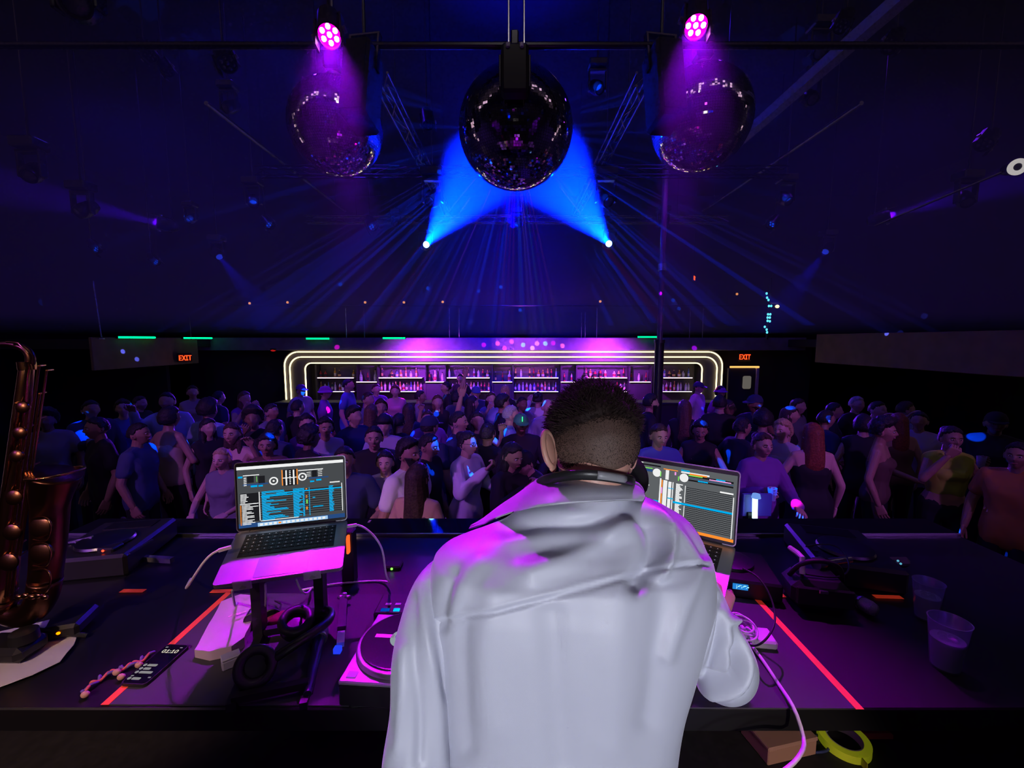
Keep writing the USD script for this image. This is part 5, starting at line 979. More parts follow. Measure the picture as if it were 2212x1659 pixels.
# turntable
TT = thing('turntable', 'silver turntable left of the DJ with glowing magenta platter edge', 'turntable', rotm((-.275, 1.197, TBL), -4, 0, 0, .82))
part(TT, 'plinth', bx(.453, .353, .075, 0, 0, .0525, .006), BLACK); part(TT, 'top_plate', bx(.452, .352, .014, 0, 0, .097, .004), pm('turntable_silver', (.52, .5, .54), .35, .7))
for sx in (-1, 1):
    for sy in (-1, 1): part(TT, 'foot', cyl(.028, .018, 18, rotm((sx * .185, sy * .135, 0))), RUBBER)
pc = (-.062, .004)
part(TT, 'platter', lathe([(0, .104), (.160, .104), (.166, .108), (.164, .124), (.158, .127), (0, .127)], 64, rotm((*pc, 0))), pm('platter_rim', (.6, .56, .62), .25, .9)); part(TT, 'slipmat', cyl(.150, .003, 48, rotm((*pc, .127))), pm('slipmat_felt', (.03, .02, .04), .9))
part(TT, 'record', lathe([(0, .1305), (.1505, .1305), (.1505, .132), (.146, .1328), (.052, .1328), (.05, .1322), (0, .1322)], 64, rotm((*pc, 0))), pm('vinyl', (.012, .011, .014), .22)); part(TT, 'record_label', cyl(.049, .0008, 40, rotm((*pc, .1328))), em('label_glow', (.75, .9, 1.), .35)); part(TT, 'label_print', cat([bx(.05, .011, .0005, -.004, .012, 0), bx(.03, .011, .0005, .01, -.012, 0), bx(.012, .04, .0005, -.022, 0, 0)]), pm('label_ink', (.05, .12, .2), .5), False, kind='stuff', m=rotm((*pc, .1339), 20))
part(TT, 'spindle', cyl(.0036, .014, 12, rotm((*pc, .133))), METAL); part(TT, 'start_button', bx(.034, .03, .005, -.19, -.145, .105, .002), pm('button_grey', (.35, .33, .38), .4)); part(TT, 'label_strip', bx(.07, .018, .0006, -.135, .01, .1333), pm('sticker_pink', (.8, .3, .7), .5), False)
part(TT, 'pitch_slider', bx(.028, .16, .004, .185, -.06, .105, .001), BLACK); part(TT, 'pitch_knob', bx(.02, .014, .012, .185, -.06, .112, .002), METAL); part(TT, 'tonearm', tube([(.165, .105, .135), (.17, -.02, .142), (.12, -.07, .139), (.10, -.10, .134)], .005, 8), METAL); part(TT, 'tonearm_base', cyl(.038, .03, 24, rotm((.165, .105, .103))), DARKMETAL); part(TT, 'headshell', bx(.02, .038, .008, .095, -.112, .133, .002), BLACK)
for x in (.035, .085): part(TT, 'jack', lathe([(0, 0), (.011, 0), (.011, .012), (.008, .022), (0, .022)], 14, rotm((x - .02, -.177, .045), 0, 90)), METAL)
t = thing('power_strip', 'short orange lit strip behind the right edge of the left laptop', 'light strip'); c = at(752, 1176, 1.66)
part(t, 'lit_bar', bx(.010, .02, .075, c[0], c[1], c[2], .002), em('orange_strip', (1., .12, .02), 1.3), False); part(t, 'case', bx(.05, .05, c[2] - TBL + .045, c[0] - .012, c[1] + .036, (TBL + c[2] + .045) / 2, .004), BLACK)
c = atz(798, 1126, TBL + .013); solo('sticker', 'tiny pink sticker on the glossy booth ledge', 'sticker', bx(.012, .03, .001, c[0], c[1], c[2]), pm('sticker_pink', (.8, .3, .7), .5), False)
# mixer behind the DJ, effect unit with blue lights in front of the turntable, LCD unit on the right
MX_ = thing('dj_mixer', 'black mixer with blue lit buttons beside the turntable, mostly behind the DJ', 'mixer', rotm((.16, 1.26, TBL)))
part(MX_, 'case', bx(.30, .38, .09, 0, 0, .045, .008), BLACK); part(MX_, 'face', bx(.29, .37, .004, 0, 0, .092), DARKMETAL)
for i in range(4):
    for j in range(5): part(MX_, 'knob', lathe([(0, 0), (.009, 0), (.008, .014), (.006, .016), (0, .016)], 14, rotm((-.105 + .07 * i, .14 - .042 * j, .094))), BLACK)
for i in range(3): part(MX_, 'fader', bx(.012, .02, .014, -.06 + .06 * i, -.1, .10, .003), METAL)
EU = thing('effects_unit', 'small black controller with two blue lit buttons behind the turntable', 'controller', rotm((*tz(842, 1328, .03)[:2], TBL)))
part(EU, 'case', bx(.22, .12, .055, .06, .03, .0275, .006), BLACK)
for x, w, nm, c, p in ((-.012, .03, 'dim_blue_button', (.0, .08, .6), .7), (.028, .022, 'cyan_button', (.0, .5, 1.), 1.2)): part(EU, 'button', bx(w, .014, .004, x, -.012, .057, .001), em(nm, c, p), False)
for k in range(3): part(EU, 'button', bx(.02, .012, .004, -.01 + .035 * k, .02, .057, .001), pm('button_pale', (.5, .45, .5), .5), False)
p = atz(1596, 1262, TBL + .05); LC = thing('lcd_unit', 'black player with a small blue display right of the DJ', 'player', rotm((p[0], p[1], TBL), -14))
part(LC, 'case', bx(.30, .26, .075, .0, .11, .0375, .008), BLACK); part(LC, 'display', tr(bx(.054, .003, .022), rotm((.0, -.022, .052))), em('lcd_blue', (.02, .25, .75), .9), False, label='small lit blue display')
part(LC, 'display_text', cat([bx(.003 + .003 * (k % 3), .001, .002 + .0015 * (k % 2), -.012 + .0055 * k, -.0242, .05 + .004 * (k % 3)) for k in range(8)] + [bx(.001, .001, .018, -.014, -.0242, .052)]), em('lcd_white', (.4, .9, 1.), 1.1), False, kind='stuff')
part(LC, 'jog_wheel', lathe([(0, 0), (.085, 0), (.085, .012), (.06, .016), (0, .016)], 36, rotm((0, .13, .075))), DARKMETAL)
# saxophone at the far left on its stand
BR = pm('lacquered_brass', (.55, .27, .13), .2, 1.); BRD = pm('dark_brass', (.16, .07, .045), .32, 1.)
SXY = 1.30
sx = thing('saxophone', 'brass saxophone standing at the left end of the booth', 'saxophone')
b0, b1 = at(58, 790, SXY), at(4, 1292, SXY - .02)
def sp(px, py, dy=0.): return at(px, py, SXY + dy)
part(sx, 'body_tube', tube([b0 * (1 - k) + b1 * k for k in np.linspace(0, 1, 12)], np.linspace(.017, .034, 12), 24), BR, True)
part(sx, 'neck', tube(spline([b0 + A3([0, 0, -.01]), sp(66, 778), sp(60, 760), sp(40, 748), sp(8, 744), sp(-30, 752)], 30), np.linspace(.0125, .008, 30), 16), BRD, True); part(sx, 'neck_ring', lathe([(0, -.012), (.021, -.012), (.021, .012), (0, .012)], 20, rotm(b0)), BR)
part(sx, 'mouthpiece', tube([sp(-28, 751), sp(-60, 760)], .013, 12), BLACK, True); part(sx, 'octave_key', tube([sp(14, 739, -.02), sp(40, 741, -.02), sp(62, 764, -.02)], .003, 6), BR, True)
bow = spline([b1, sp(14, 1318), sp(52, 1328), sp(86, 1300), sp(98, 1250)], 24); part(sx, 'bow', tube(bow, np.linspace(.034, .042, 24), 20), BRD, True)
bell = spline([sp(98, 1250), sp(104, 1190), sp(108, 1120), sp(112, 1060), sp(120, 1022)], 30); part(sx, 'bell', tube(bell, np.r_[np.linspace(.040, .046, 22), np.linspace(.048, .064, 8)], 28), BRD, True); part(sx, 'bell_rim', tube([bell[-1] + A3([.065 * math.cos(a), .065 * math.sin(a), .006 * math.cos(a)]) for a in np.linspace(0, 2 * math.pi, 33)[:-1]], .004, 8, True), BR, True)
for dx0, dx1, ya, yb, r in ((26, 13, 790, 1288, .0035), (34, 22, 850, 1280, .003), (12, 8, 880, 1290, .004), (44, 30, 800, 1200, .003), (-14, -20, 870, 1060, .005)):
    k0, k1 = (ya - 790) / 502, (yb - 790) / 502; o0, o1 = sp(58 - 54 * k0 + dx0, ya, -.035), sp(58 - 54 * k1 + dx1, yb, -.035); part(sx, 'key_rod', rod(o0, o1, r, 8), BR)
    for k in range(5): c = o0 * (1 - k / 4) + o1 * k / 4; part(sx, 'post', rod(c, c + A3([-.014, .03, 0]), .0028, 6), BR)
for px, py, r in ((48, 880, .017), (42, 935, .018), (36, 985, .018), (30, 1075, .022), (26, 1150, .024), (18, 1215, .026), (88, 1140, .030), (90, 1196, .032)):
    c = sp(px, py, -.045); m_, _ = frame(c, c + A3([.15, -1., .1])); part(sx, 'key_cup', lathe([(0, -.004), (r, -.004), (r, .002), (r * .7, .006), (0, .008)], 22, m_), BRD)
for k in range(3): part(sx, 'key_guard', tube(spline([sp(70, 1120 + 56 * k, -.05), sp(108, 1128 + 56 * k, -.075), sp(104, 1162 + 56 * k, -.07), sp(72, 1166 + 56 * k, -.05)], 14), .003, 6), BR, True)
for k in range(5): part(sx, 'key_touch', ell(.012, .006, .009, *sp(40 + 14 * k, 1290 - 3 * (k % 2), -.05), 2), BR, True)
st = thing('saxophone_stand', 'low black stand under the saxophone', 'stand', rotm((b1[0] + .04, SXY, TBL)))
for a in (20, 140, 260): part(st, 'leg', rod((0, 0, .07), (.15 * math.cos(math.radians(a)), .15 * math.sin(math.radians(a)), .008), .008, 8), BLACK)
part(st, 'post', rod((0, 0, .05), (0, 0, .16), .012, 10), BLACK); part(st, 'cradle', tube([(-.06, .02, .18), (-.03, .0, .145), (.03, 0, .145), (.06, .02, .18)], .008, 8), BLACK)
# papers at lower left
PAPER = pm('paper', (.62, .58, .66), .8)
c = tz(70, 1430, .002); t = thing('paper_sheet', 'large crumpled white paper sheet at lower left with cable shadows', 'paper')
pl = [(0, 1372), (108, 1345), (82, 1400), (150, 1362), (172, 1366), (160, 1400), (130, 1436), (70, 1465), (0, 1490), (-60, 1498), (-60, 1380)]
pm_ = ext([tuple(tz(*p)[:2]) for p in pl], .0012).subdivide_to_size(.03); v = np.array(pm_.vertices); v[:, 2] += TBL + .004 + .012 * meshkit.fbm(np.c_[v[:, :2] * 9, v[:, 2] * 0], 2, 4) ; pm_.vertices = v; part(t, 'sheet', pm_, PAPER, True)
solo('paper_scrap', 'small scrap of white paper behind the large sheet', 'paper', tr(ext([tuple(tz(*p)[:2]) for p in ((172, 1342), (190, 1336), (184, 1350), (174, 1352))], .001), rotm((0, 0, TBL + .002))), PAPER, False)
c = tz(45, 1425); t = thing('pedal', 'dark round headed gadget lying on the white paper', 'gadget', rotm((c[0], c[1], TBL + .016))); part(t, 'body', bx(.16, .10, .05, -.03, 0, .025, .015), BLACK); part(t, 'knob', lathe([(0, 0), (.035, 0), (.033, .03), (.02, .036), (0, .036)], 24, rotm((.02, 0, .05))), BLACK)
c = tz(124, 1386); t = thing('power_brick', 'black box with tiny orange light beside the white paper', 'power supply', rotm((c[0], c[1] + .05, TBL + .014), 18)); part(t, 'case', bx(.10, .13, .045, 0, 0, .0225, .01), BLACK); part(t, 'indicator_light', ell(.006, .004, .005, .0, -.066, .025, 1), em('orange_led', (1., .2, .0), 3.))
# phone with lit screen, mini cable braid, pouch
a, b_, c_, d_ = tz(262, 1478), tz(296, 1505), tz(415, 1398), tz(372, 1397); u = (c_ - b_)[:2]; L = np.linalg.norm(u); rz = math.degrees(math.atan2(u[1], u[0])) - 90; cc = (a + b_ + c_ + d_) / 4
ph = thing('smartphone', 'black smartphone lying with its lit lock screen up, at the left tape line', 'smartphone', rotm((cc[0], cc[1], TBL + .004), rz)); pw, pl_ = .078, .162
part(ph, 'case', tr(ext(rrect(pw, pl_, .012), .010), rotm((0, 0, 0))), RUBBER, 30); part(ph, 'screen', tr(ext(rrect(pw - .006, pl_ - .006, .010), .0006), rotm((0, 0, .010))), pm('phone_glass', (.006, .006, .008), .12), False)
w = meshkit.text_mesh('01:10', .0135, .0004, True); bb = w.bounds; w.apply_translation([-(bb[0, 0] + bb[1, 0]) / 2, 0, 0]); PHW = em('phone_white', (.85, .82, .62), .75)
part(ph, 'clock', mv(w, 0, .042, .0107), PHW, False, label='pale clock digits'); NOT = em('phone_grey', (.6, .58, .6), .4)
for k, (y, wd) in enumerate(((-.010, .030), (-.024, .022), (-.038, .040), (-.062, .026))): part(ph, 'notification', cat([tr(ext(rrect(wd, .009, .003), .0004), rotm((-.008 + wd / 2 - .012, y, .0107))), cyl(.0052, .0005, 14, rotm((-.028, y, .0107)))]), NOT, False, kind='stuff')
for x, y in ((-.026, .066), (.022, .066), (-.028, -.052), (.028, -.056)): part(ph, 'icon', bx(.008, .004, .0004, x, y, .0108), NOT, False)
t = thing('braided_cord', 'thin braided cord in red and blue beside the left tape line', 'cord')
for k, (c1, o) in enumerate(((pm('cord_red', (.75, .16, .12), .6), 0), (pm('cord_blue', (.18, .12, .4), .6), math.pi))):
    base = spline([tz(182, 1500), tz(235, 1462), tz(290, 1440), tz(330, 1415)], 60); part(t, 'strand', tube(base + np.c_[.006 * np.cos(np.linspace(0, 22, 60) + o), .006 * np.sin(np.linspace(0, 22, 60) + o), .011 + .004 * np.sin(np.linspace(0, 44, 60) + o)], .0042, 7), c1, True)
for px, py in ((252, 1452), (262, 1462), (300, 1436), (184, 1500)): part(t, 'bead', ell(.011, .009, .009, *tz(px, py, .011), 2), pm('bead', (.62, .36, .26), .5), True)
q4 = [tz(*p, .03) for p in ((420, 1405), (452, 1412), (500, 1402), (528, 1382), (562, 1290), (520, 1286), (478, 1303))]; pou = ext([tuple(p[:2]) for p in q4], .012).subdivide_to_size(.02); v = np.array(pou.vertices); v[:, 2] += TBL + .006 + .035 * meshkit.fbm(np.c_[v[:, :2] * 7, v[:, 2] * 0], 3, 8) * (v[:, 2] > .006); pou.vertices = v
t = thing('pouch', 'pink lit pale cloth pouch between laptop stand and phone', 'pouch'); part(t, 'bag', pou, pm('pouch_cloth', (.55, .44, .5), .6), 40); q = tz(512, 1322, .055); part(t, 'printed_mark', cat([bx(.012 + .01 * k % .02, .006, .0008, -.02 + .012 * k, .004 * (k % 2), 0) for k in range(4)]), pm('mark_pink', (.9, .5, .7), .5), False, kind='stuff', m=rotm((q[0], q[1], TBL + .046), 30))
# big headphones and small things round the stand
c = tz(556, 1478); hp2 = thing('headphones', 'large black headphones lying on the mat left of the turntable', 'headphones', rotm((c[0], c[1], TBL + .004), 25))
for x, y, rx in ((0, 0, 62), (.10, .17, 20)):
    m_ = rotm((x, y, .055 if y == 0 else .045), 0, rx); part(hp2, 'ear_cup', lathe([(0, -.03), (.045, -.028), (.052, -.01), (.05, .012), (0, .014)], 30, m_), BLACK); part(hp2, 'cushion', tube([tuple((m_ @ A3([.043 * math.cos(a), .043 * math.sin(a), .02, 1]))[:3]) for a in np.linspace(0, 2 * math.pi, 29)[:-1]], .014, 10, True), pm('cushion_leather', (.03, .028, .034), .42), True)
part(hp2, 'headband', tube(spline([(.03, -.01, .06), (.13, .0, .10), (.20, .08, .09), (.19, .17, .07), (.12, .2, .05)], 30), .014, 10), BLACK, True)
c = tz(500, 1440); t = thing('lighter_box', 'small grey box left of the large headphones', 'box', rotm((c[0], c[1], TBL + .004), 40)); part(t, 'body', bx(.05, .035, .03, 0, 0, .015, .004), pm('box_grey', (.4, .4, .46), .5)); part(t, 'lid', bx(.05, .035, .006, 0, 0, .033, .002), pm('box_lid', (.55, .55, .6), .4))
def mic(label, px, py, tx, ty, h=.03):
    a, b_ = tz(px, py, h), tz(tx, ty, h * .7); m_, L = frame(b_, a); L = min(L, .26); t = thing('microphone', label, 'microphone', m_)
    part(t, 'handle', lathe([(0, 0), (.011, 0), (.012, .02), (.017, L * .7), (.020, L - .03), (0, L - .03)], 20), pm('mic_body', (.02, .02, .05), .35)); part(t, 'grille', lathe([(.019, L - .03), (.025, L - .02), (.026, L), (.022, L + .018), (.01, L + .027), (0, L + .028)], 22), noisy('mic_mesh', (.18, .18, .22), (.36, .36, .42), 900, .4, .5, .7)); part(t, 'ring', lathe([(.0, L - .034), (.0255, L - .034), (.0255, L - .026), (0, L - .026)], 22), METAL)
mic('microphone with grey ball grille between headphones and turntable', 692, 1366, 664, 1500); mic('microphone with pale grille lying at the right beside the tape piece', 1878, 1312, 1790, 1260)
c = tz(568, 1352); t = thing('sunglasses', 'dark sunglasses lying folded beside the pouch', 'sunglasses', rotm((c[0], c[1], TBL + .004), 20))
for k in (-1, 1): part(t, 'lens', tr(lathe([(0, 0), (.024, 0), (.026, .002), (.024, .004), (0, .004)], 22), rotm((k * .03, 0, .026), 0, 80)), pm('lens_dark', (.01, .01, .015), .05))
part(t, 'frame', cat([tube([(k * .03 + .026 * math.cos(a), 0, .026 + .024 * math.sin(a)) for a in np.linspace(0, 2 * math.pi, 21)[:-1]], .003, 6, True) for k in (-1, 1)] + [rod((-.006, 0, .034), (.006, 0, .034), .003)]), BLACK)
for k in (-1, 1): part(t, 'temple', tube([(k * .055, 0, .032), (k * .05, .06, .03), (k * .02, .12, .012)], .003, 6), BLACK)
c = tz(610, 1350); solo('cloth_scrap', 'crumpled dark red cloth behind the large headphones', 'cloth', (lambda e: (setattr(e, 'vertices', np.array(e.vertices) * (1 + .5 * (meshkit.fbm(np.array(e.vertices) * 30, 3, 2)[:, None] - .5))), mv(e, c[0], c[1], TBL + .022))[1])(ell(.05, .035, .02, sub=3)), pm('red_cloth', (.28, .04, .05), .8), True)
a, b_ = tz(742, 1292, .02), tz(735, 1395, .01); t = thing('usb_stick', 'blue lit USB stick on a black strap left of the turntable', 'usb stick'); part(t, 'strap', bar(a, b_ + (a - b_) * .3, .026), BLACK, False); part(t, 'plug', bar(b_, b_ + (a - b_) * .22, .024), pm('plug_white', (.75, .75, .85), .4), False); part(t, 'glow_window', bar(b_ + A3([0, -.012, .0]), b_ + A3([.0, -.03, .0]), .022), em('usb_blue', (.02, .05, 1.), .9), False); part(t, 'charm', cat([ell(.012, .01, .008, *tz(735 + 8 * k, 1290 - 6 * (k % 2), .03), 2) for k in range(3)]), METAL, True, kind='stuff')
c = tz(664, 1478); t = thing('knife_tool', 'slim black tool with two magenta lit edges on the mat', 'tool'); part(t, 'body', bar(tz(655, 1526, .008), tz(676, 1452, .008), .02), BLACK, False)
for p0, p1 in (((660, 1500), (666, 1484)), ((667, 1480), (672, 1460))): part(t, 'lit_edge', bar(tz(*p0, .02), tz(*p1, .02), .006), pm('edge_chrome', (.9, .8, .9), .2, 1.), False)
# cables, hub, adapter
WC = pm('white_cable', (.78, .74, .78), .45)
def cable(label, pts, r=.004, m=WC, plugs=()):
    t = thing('cable', label, 'cable'); part(t, 'lead', tube(spline(pts, 60), r, 8), m, True)
    for i in plugs: d = A3(pts[i]) - A3(pts[i + 1 if i == 0 else i - 1]); d /= np.linalg.norm(d); part(t, 'plug', bar(A3(pts[i]) - d * .035, A3(pts[i]), .010), m, False)
cable('white cable from the left side of the left laptop to the booth', [at(500, 1181, 1.30), at(470, 1190, 1.28), at(440, 1215, 1.28), at(424, 1238, 1.3), tz(412, 1250, .01)], plugs=(0,)); cable('white cable looping right of the left laptop', [at(750, 1137, 1.50), at(770, 1134, 1.50), at(800, 1150, 1.5), at(826, 1190, 1.5), at(832, 1230, 1.5), tz(822, 1255, .008), tz(760, 1258, .008), tz(706, 1264, .008), tz(650, 1275, .008)], plugs=(0,))
cable('thin white cable hanging under the left laptop clip', [at(502, 1275, 1.22), at(504, 1290, 1.25), tz(512, 1300, .02)], .0035); cable('thin white cable under the middle of the left laptop', [at(573, 1262, 1.26), at(574, 1282, 1.28), tz(566, 1305, .01)], .0035); cable('thin white cable under the right half of the left laptop', [at(640, 1252, 1.30), at(645, 1265, 1.33), tz(672, 1272, .01)], .0035)
a4 = [tz(1609, 1352, .03), tz(1662, 1348, .03), tz(1686, 1394, .03), tz(1616, 1391, .03)]; ad = thing('power_adapter', 'white power adapter on the mat right of the elbow', 'adapter', rotm((*np.mean(a4, 0)[:2], TBL + .004), -8)); part(ad, 'case', bx(.078, .078, .028, 0, 0, .014, .006), WHITE); part(ad, 'plug_head', bx(.03, .03, .026, -.05, .02, .014, .004), WHITE); part(ad, 'blue_socket', bx(.012, .02, .012, -.068, .03, .014, .002), em('socket_blue', (.03, .05, .9), .5), False)
co = tz(1610, 1365, .035); lp = []
for k in range(90): a = k * .23; lp.append(co + A3([.035 * math.cos(a) * (1 + .25 * math.sin(k * .11)) - .012, .05 * math.sin(a) * (1 + .2 * math.cos(k * .17)), .012 * math.sin(a * .7) + .02]))
t = thing('cable', 'white cable coiled loosely beside the power adapter', 'cable'); part(t, 'coil', tube(A3(lp), .0034, 7), WC, True); part(t, 'tie', bx(.012, .02, .02, co[0] - .01, co[1], co[2] + .01, .003), WC)
cable('white cable running from the adapter over the front edge', [tz(1622, 1392, .012), tz(1650, 1430, .01), tz(1690, 1490, .01), A3([*tz(1722, 1545, .008)[:2], TBL + .006]), at(1735, 1590, 1.02), at(1733, 1622, .97), at(1712, 1650, .93), at(1660, 1690, .90), A3([.46, .86, 1.2]), A3([.42, .84, .72])], .0052); cable('thin black cable arching from the player to the adapter', [at(1605, 1228, 1.42), at(1640, 1250, 1.36), at(1668, 1300, 1.30), at(1672, 1350, 1.24), at(1650, 1385, 1.20), tz(1615, 1392, .02)], .0032, RUBBER)
# dark players and odds at both ends
def player(label, px, py, rz, s=1.):
    c = tz(px, py); t = thing('media_player', label, 'player', rotm((c[0], c[1], TBL), rz)); part(t, 'case', bx(.32 * s, .40 * s, .10, 0, 0, .05, .012), BLACK); part(t, 'jog_wheel', lathe([(0, 0), (.10, 0), (.105, .006), (.1, .016), (.075, .02), (0, .02)], 40, rotm((0, -.05, .1))), DARKMETAL); part(t, 'screen', bx(.2 * s, .08, .004, 0, .13, .102), pm('lens_dark', (.01, .01, .015), .05))
    for k in range(3): part(t, 'button', cyl(.012, .005, 16, rotm((-.13 * s, -.15 + .05 * k, .1))), DARKMETAL)
    return t
player('dark media player at the left behind the laptop cable', 250, 1205, 12); player('dark media player at the right behind the silver torch', 1810, 1222, -16)
for px, py, c, nm, lb in ((222, 1190, (1., .05, .02), 'red_led', 'red'), (846, 1229, (.15, 1., .05), 'green_led', 'green')):
    q = tz(px, py, .11 if px < 500 else .012); t = thing('indicator', f'black switch box with tiny {lb} light', 'switch box', rotm(q)); part(t, 'case', bx(.07, .06, .03, 0, .035, -.008, .006), BLACK); part(t, 'indicator_light', ell(.0055, .004, .0055, 0, 0, 0, 1), em(nm, c, 3.))
def bits(label, name, pts, w, mt): solo(name, label, name.replace('_', ' '), bar(*[atz(p[0], p[1], TBL + p[2]) for p in pts], w), mt, False)
bits('pale plastic clip lying at the left in front of the player', 'plastic_clip', ((222, 1226, .02), (262, 1212, .02)), .018, pm('clip_pale', (.5, .48, .6), .5)); bits('grey metal rod leaning at the left end of the booth', 'metal_rod', ((150, 1172, .1), (200, 1160, .12)), .012, METAL); bits('grey clamp lying left of the left laptop', 'clamp', ((300, 1205, .02), (372, 1210, .02)), .022, pm('clamp_grey', (.25, .25, .3), .4, .6))
bits('thin steel rod left of the left laptop', 'steel_rod', ((280, 1196, .11), (330, 1166, .12)), .008, METAL)
wb = thing('white_bracket', 'white bent bracket standing right of the right laptop', 'bracket'); part(wb, 'arm', tube([at(1706, 1183, 1.62), at(1722, 1194, 1.58), at(1733, 1204, 1.55), at(1733, 1240, 1.53)], .010, 8), WHITE, False); q = at(1733, 1242, 1.53); part(wb, 'post', rod(q, (q[0], q[1], TBL), .006, 8), BLACK)
c = tz(1800, 1216, .115); m_, L = frame(tz(1762, 1218, .125), tz(1836, 1208, .125)); t = thing('torch', 'silver torch lying on the right media player', 'torch', m_); part(t, 'tube', lathe([(0, .04), (.014, .04), (.014, L), (0, L)], 22), METAL); part(t, 'head', lathe([(0, 0), (.024, 0), (.024, .03), (.015, .045), (0, .045)], 22), METAL); part(t, 'ring', lathe([(0, .046), (.017, .046), (.017, .054), (0, .054)], 22), BLACK)
c = tz(1917, 1198, .06); t = thing('game_controller', 'black controller with four small blue lit dots at the right', 'controller', rotm((c[0], c[1], TBL + .02))); part(t, 'body', bx(.15, .10, .05, 0, .0, .02, .02), BLACK)
for dx, dz in ((0, .013), (0, -.013), (-.013, 0), (.013, 0)): part(t, 'button', ell(.005, .004, .005, dx, -.052, .026 + dz, 1), em('pad_blue', (.12, .5, .7), .8))
cable('thin black cable loop over the silver torch', [tz(1740, 1180, .13), tz(1800, 1178, .15), tz(1832, 1210, .14), tz(1815, 1245, .12), tz(1740, 1240, .12)], .003, RUBBER)
c = tz(1778, 1318); t = thing('camera_bag', 'black camera bag at the right beyond the tape line', 'bag', rotm((c[0], c[1] + .05, TBL), -12)); part(t, 'body', bx(.20, .15, .11, 0, 0, .055, .03), MATT); part(t, 'flap', bx(.19, .012, .07, 0, -.078, .065, .006), RUBBER); part(t, 'strap', tube(spline([(-.09, 0, .10), (-.05, -.03, .17), (.05, -.03, .17), (.09, 0, .10)], 20), .009, 8), RUBBER, True); part(t, 'buckle', bx(.03, .008, .012, -.01, -.087, .09, .002), METAL)
CUPM = usdkit.material(stage, '/World/Looks/clear_cup', {"g": ("glossy_bsdf", {"color": (.8, .82, .95), "roughness": .15}), "d": ("diffuse_bsdf", {"color": (.6, .62, .85)}), "t": ("transparent_bsdf", {"color": (.9, .9, .95)}), "m": ("mix_closure", {"fac": .35}), "n": ("mix_closure", {"fac": .30})}, [("g.BSDF", "m.closure1"), ("d.BSDF", "m.closure2"), ("t.BSDF", "n.closure1"), ("m.closure", "n.closure2")], surface="n.closure")
ICE = pm('icy_drink', (.40, .42, .62), .4)
for px, py, s, lb in ((2062, 1458, 1.12, 'clear plastic cup with icy drink, nearest at the right'), (2016, 1346, 1.0, 'clear plastic cup behind the nearer cup at the right')):
    c = tz(px, py); t = thing('plastic_cup', lb, 'cup', rotm((c[0], c[1] + .03, TBL), s=s)); part(t, 'wall', lathe([(0, .0), (.030, 0), (.031, .004), (.044, .135), (.046, .138), (.043, .138), (.0295, .005), (0, .005)], 32), CUPM); part(t, 'drink', lathe([(0, .006), (.0285, .006), (.036, .085), (0, .085)], 28), ICE)
    for k in range(4): part(t, 'ice_cube', tr(bx(.018, .018, .018, 0, 0, 0, .004), rotm((.014 * math.cos(k * 1.7), .014 * math.sin(k * 1.7), .084), 30 * k, 20 * k)), CUPM)
# the shelf below the top
def sz(px, py, h=0.): return atz(px, py, 1.365 + h)
c = sz(1672, 1606); t = thing('cardboard_box', 'flat brown cardboard box on the shelf under the booth top', 'box', rotm((c[0] + .01, c[1] + .0, 1.365), 12)); part(t, 'body', bx(.17, .11, .048, 0, 0, .024, .003), pm('cardboard', (.42, .22, .15), .8)); part(t, 'lid', bx(.174, .114, .012, 0, 0, .052, .003), pm('cardboard_lid', (.46, .25, .18), .8)); part(t, 'flap', bx(.02, .05, .002, .09, 0, .04), pm('cardboard', (.42, .22, .15), .8))
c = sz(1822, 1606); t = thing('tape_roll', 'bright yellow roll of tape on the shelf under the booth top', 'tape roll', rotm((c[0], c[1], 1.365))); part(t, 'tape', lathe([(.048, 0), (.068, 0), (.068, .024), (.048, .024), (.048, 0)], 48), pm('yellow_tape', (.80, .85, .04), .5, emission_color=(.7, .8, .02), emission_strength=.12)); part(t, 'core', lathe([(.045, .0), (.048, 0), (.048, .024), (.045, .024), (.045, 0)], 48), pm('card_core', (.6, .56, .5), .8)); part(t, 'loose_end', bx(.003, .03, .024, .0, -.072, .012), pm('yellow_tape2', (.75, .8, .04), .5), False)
c = sz(1890, 1608); solo('red_packet', 'red packet behind the yellow tape roll', 'packet', mv(bx(.10, .08, .02, 0, 0, 0, .006), c[0] + .02, c[1] + .05, 1.376), pm('red_card', (.35, .05, .04), .6), 30)
c = sz(1500, 1580); t = thing('gear_box', 'black gear box with small lights on the shelf right of the DJ', 'electronics', rotm((c[0], c[1] + .08, 1.365))); part(t, 'case', bx(.20, .14, .06, 0, 0, .03, .006), BLACK)
for k, (nm, cl_) in enumerate((('cyan_led', None), ('white_rim', None))): part(t, 'indicator_light', ell(.004, .004, .008, -.02 + .03 * k, -.072, .05, 1), _M[nm])
cable('dark blue cable lying on the shelf beside the tape roll', [sz(1750, 1600, .006), sz(1775, 1590, .006), sz(1790, 1610, .006), sz(1760, 1625, .006)], .004, pm('cable_navy', (.03, .04, .14), .5))
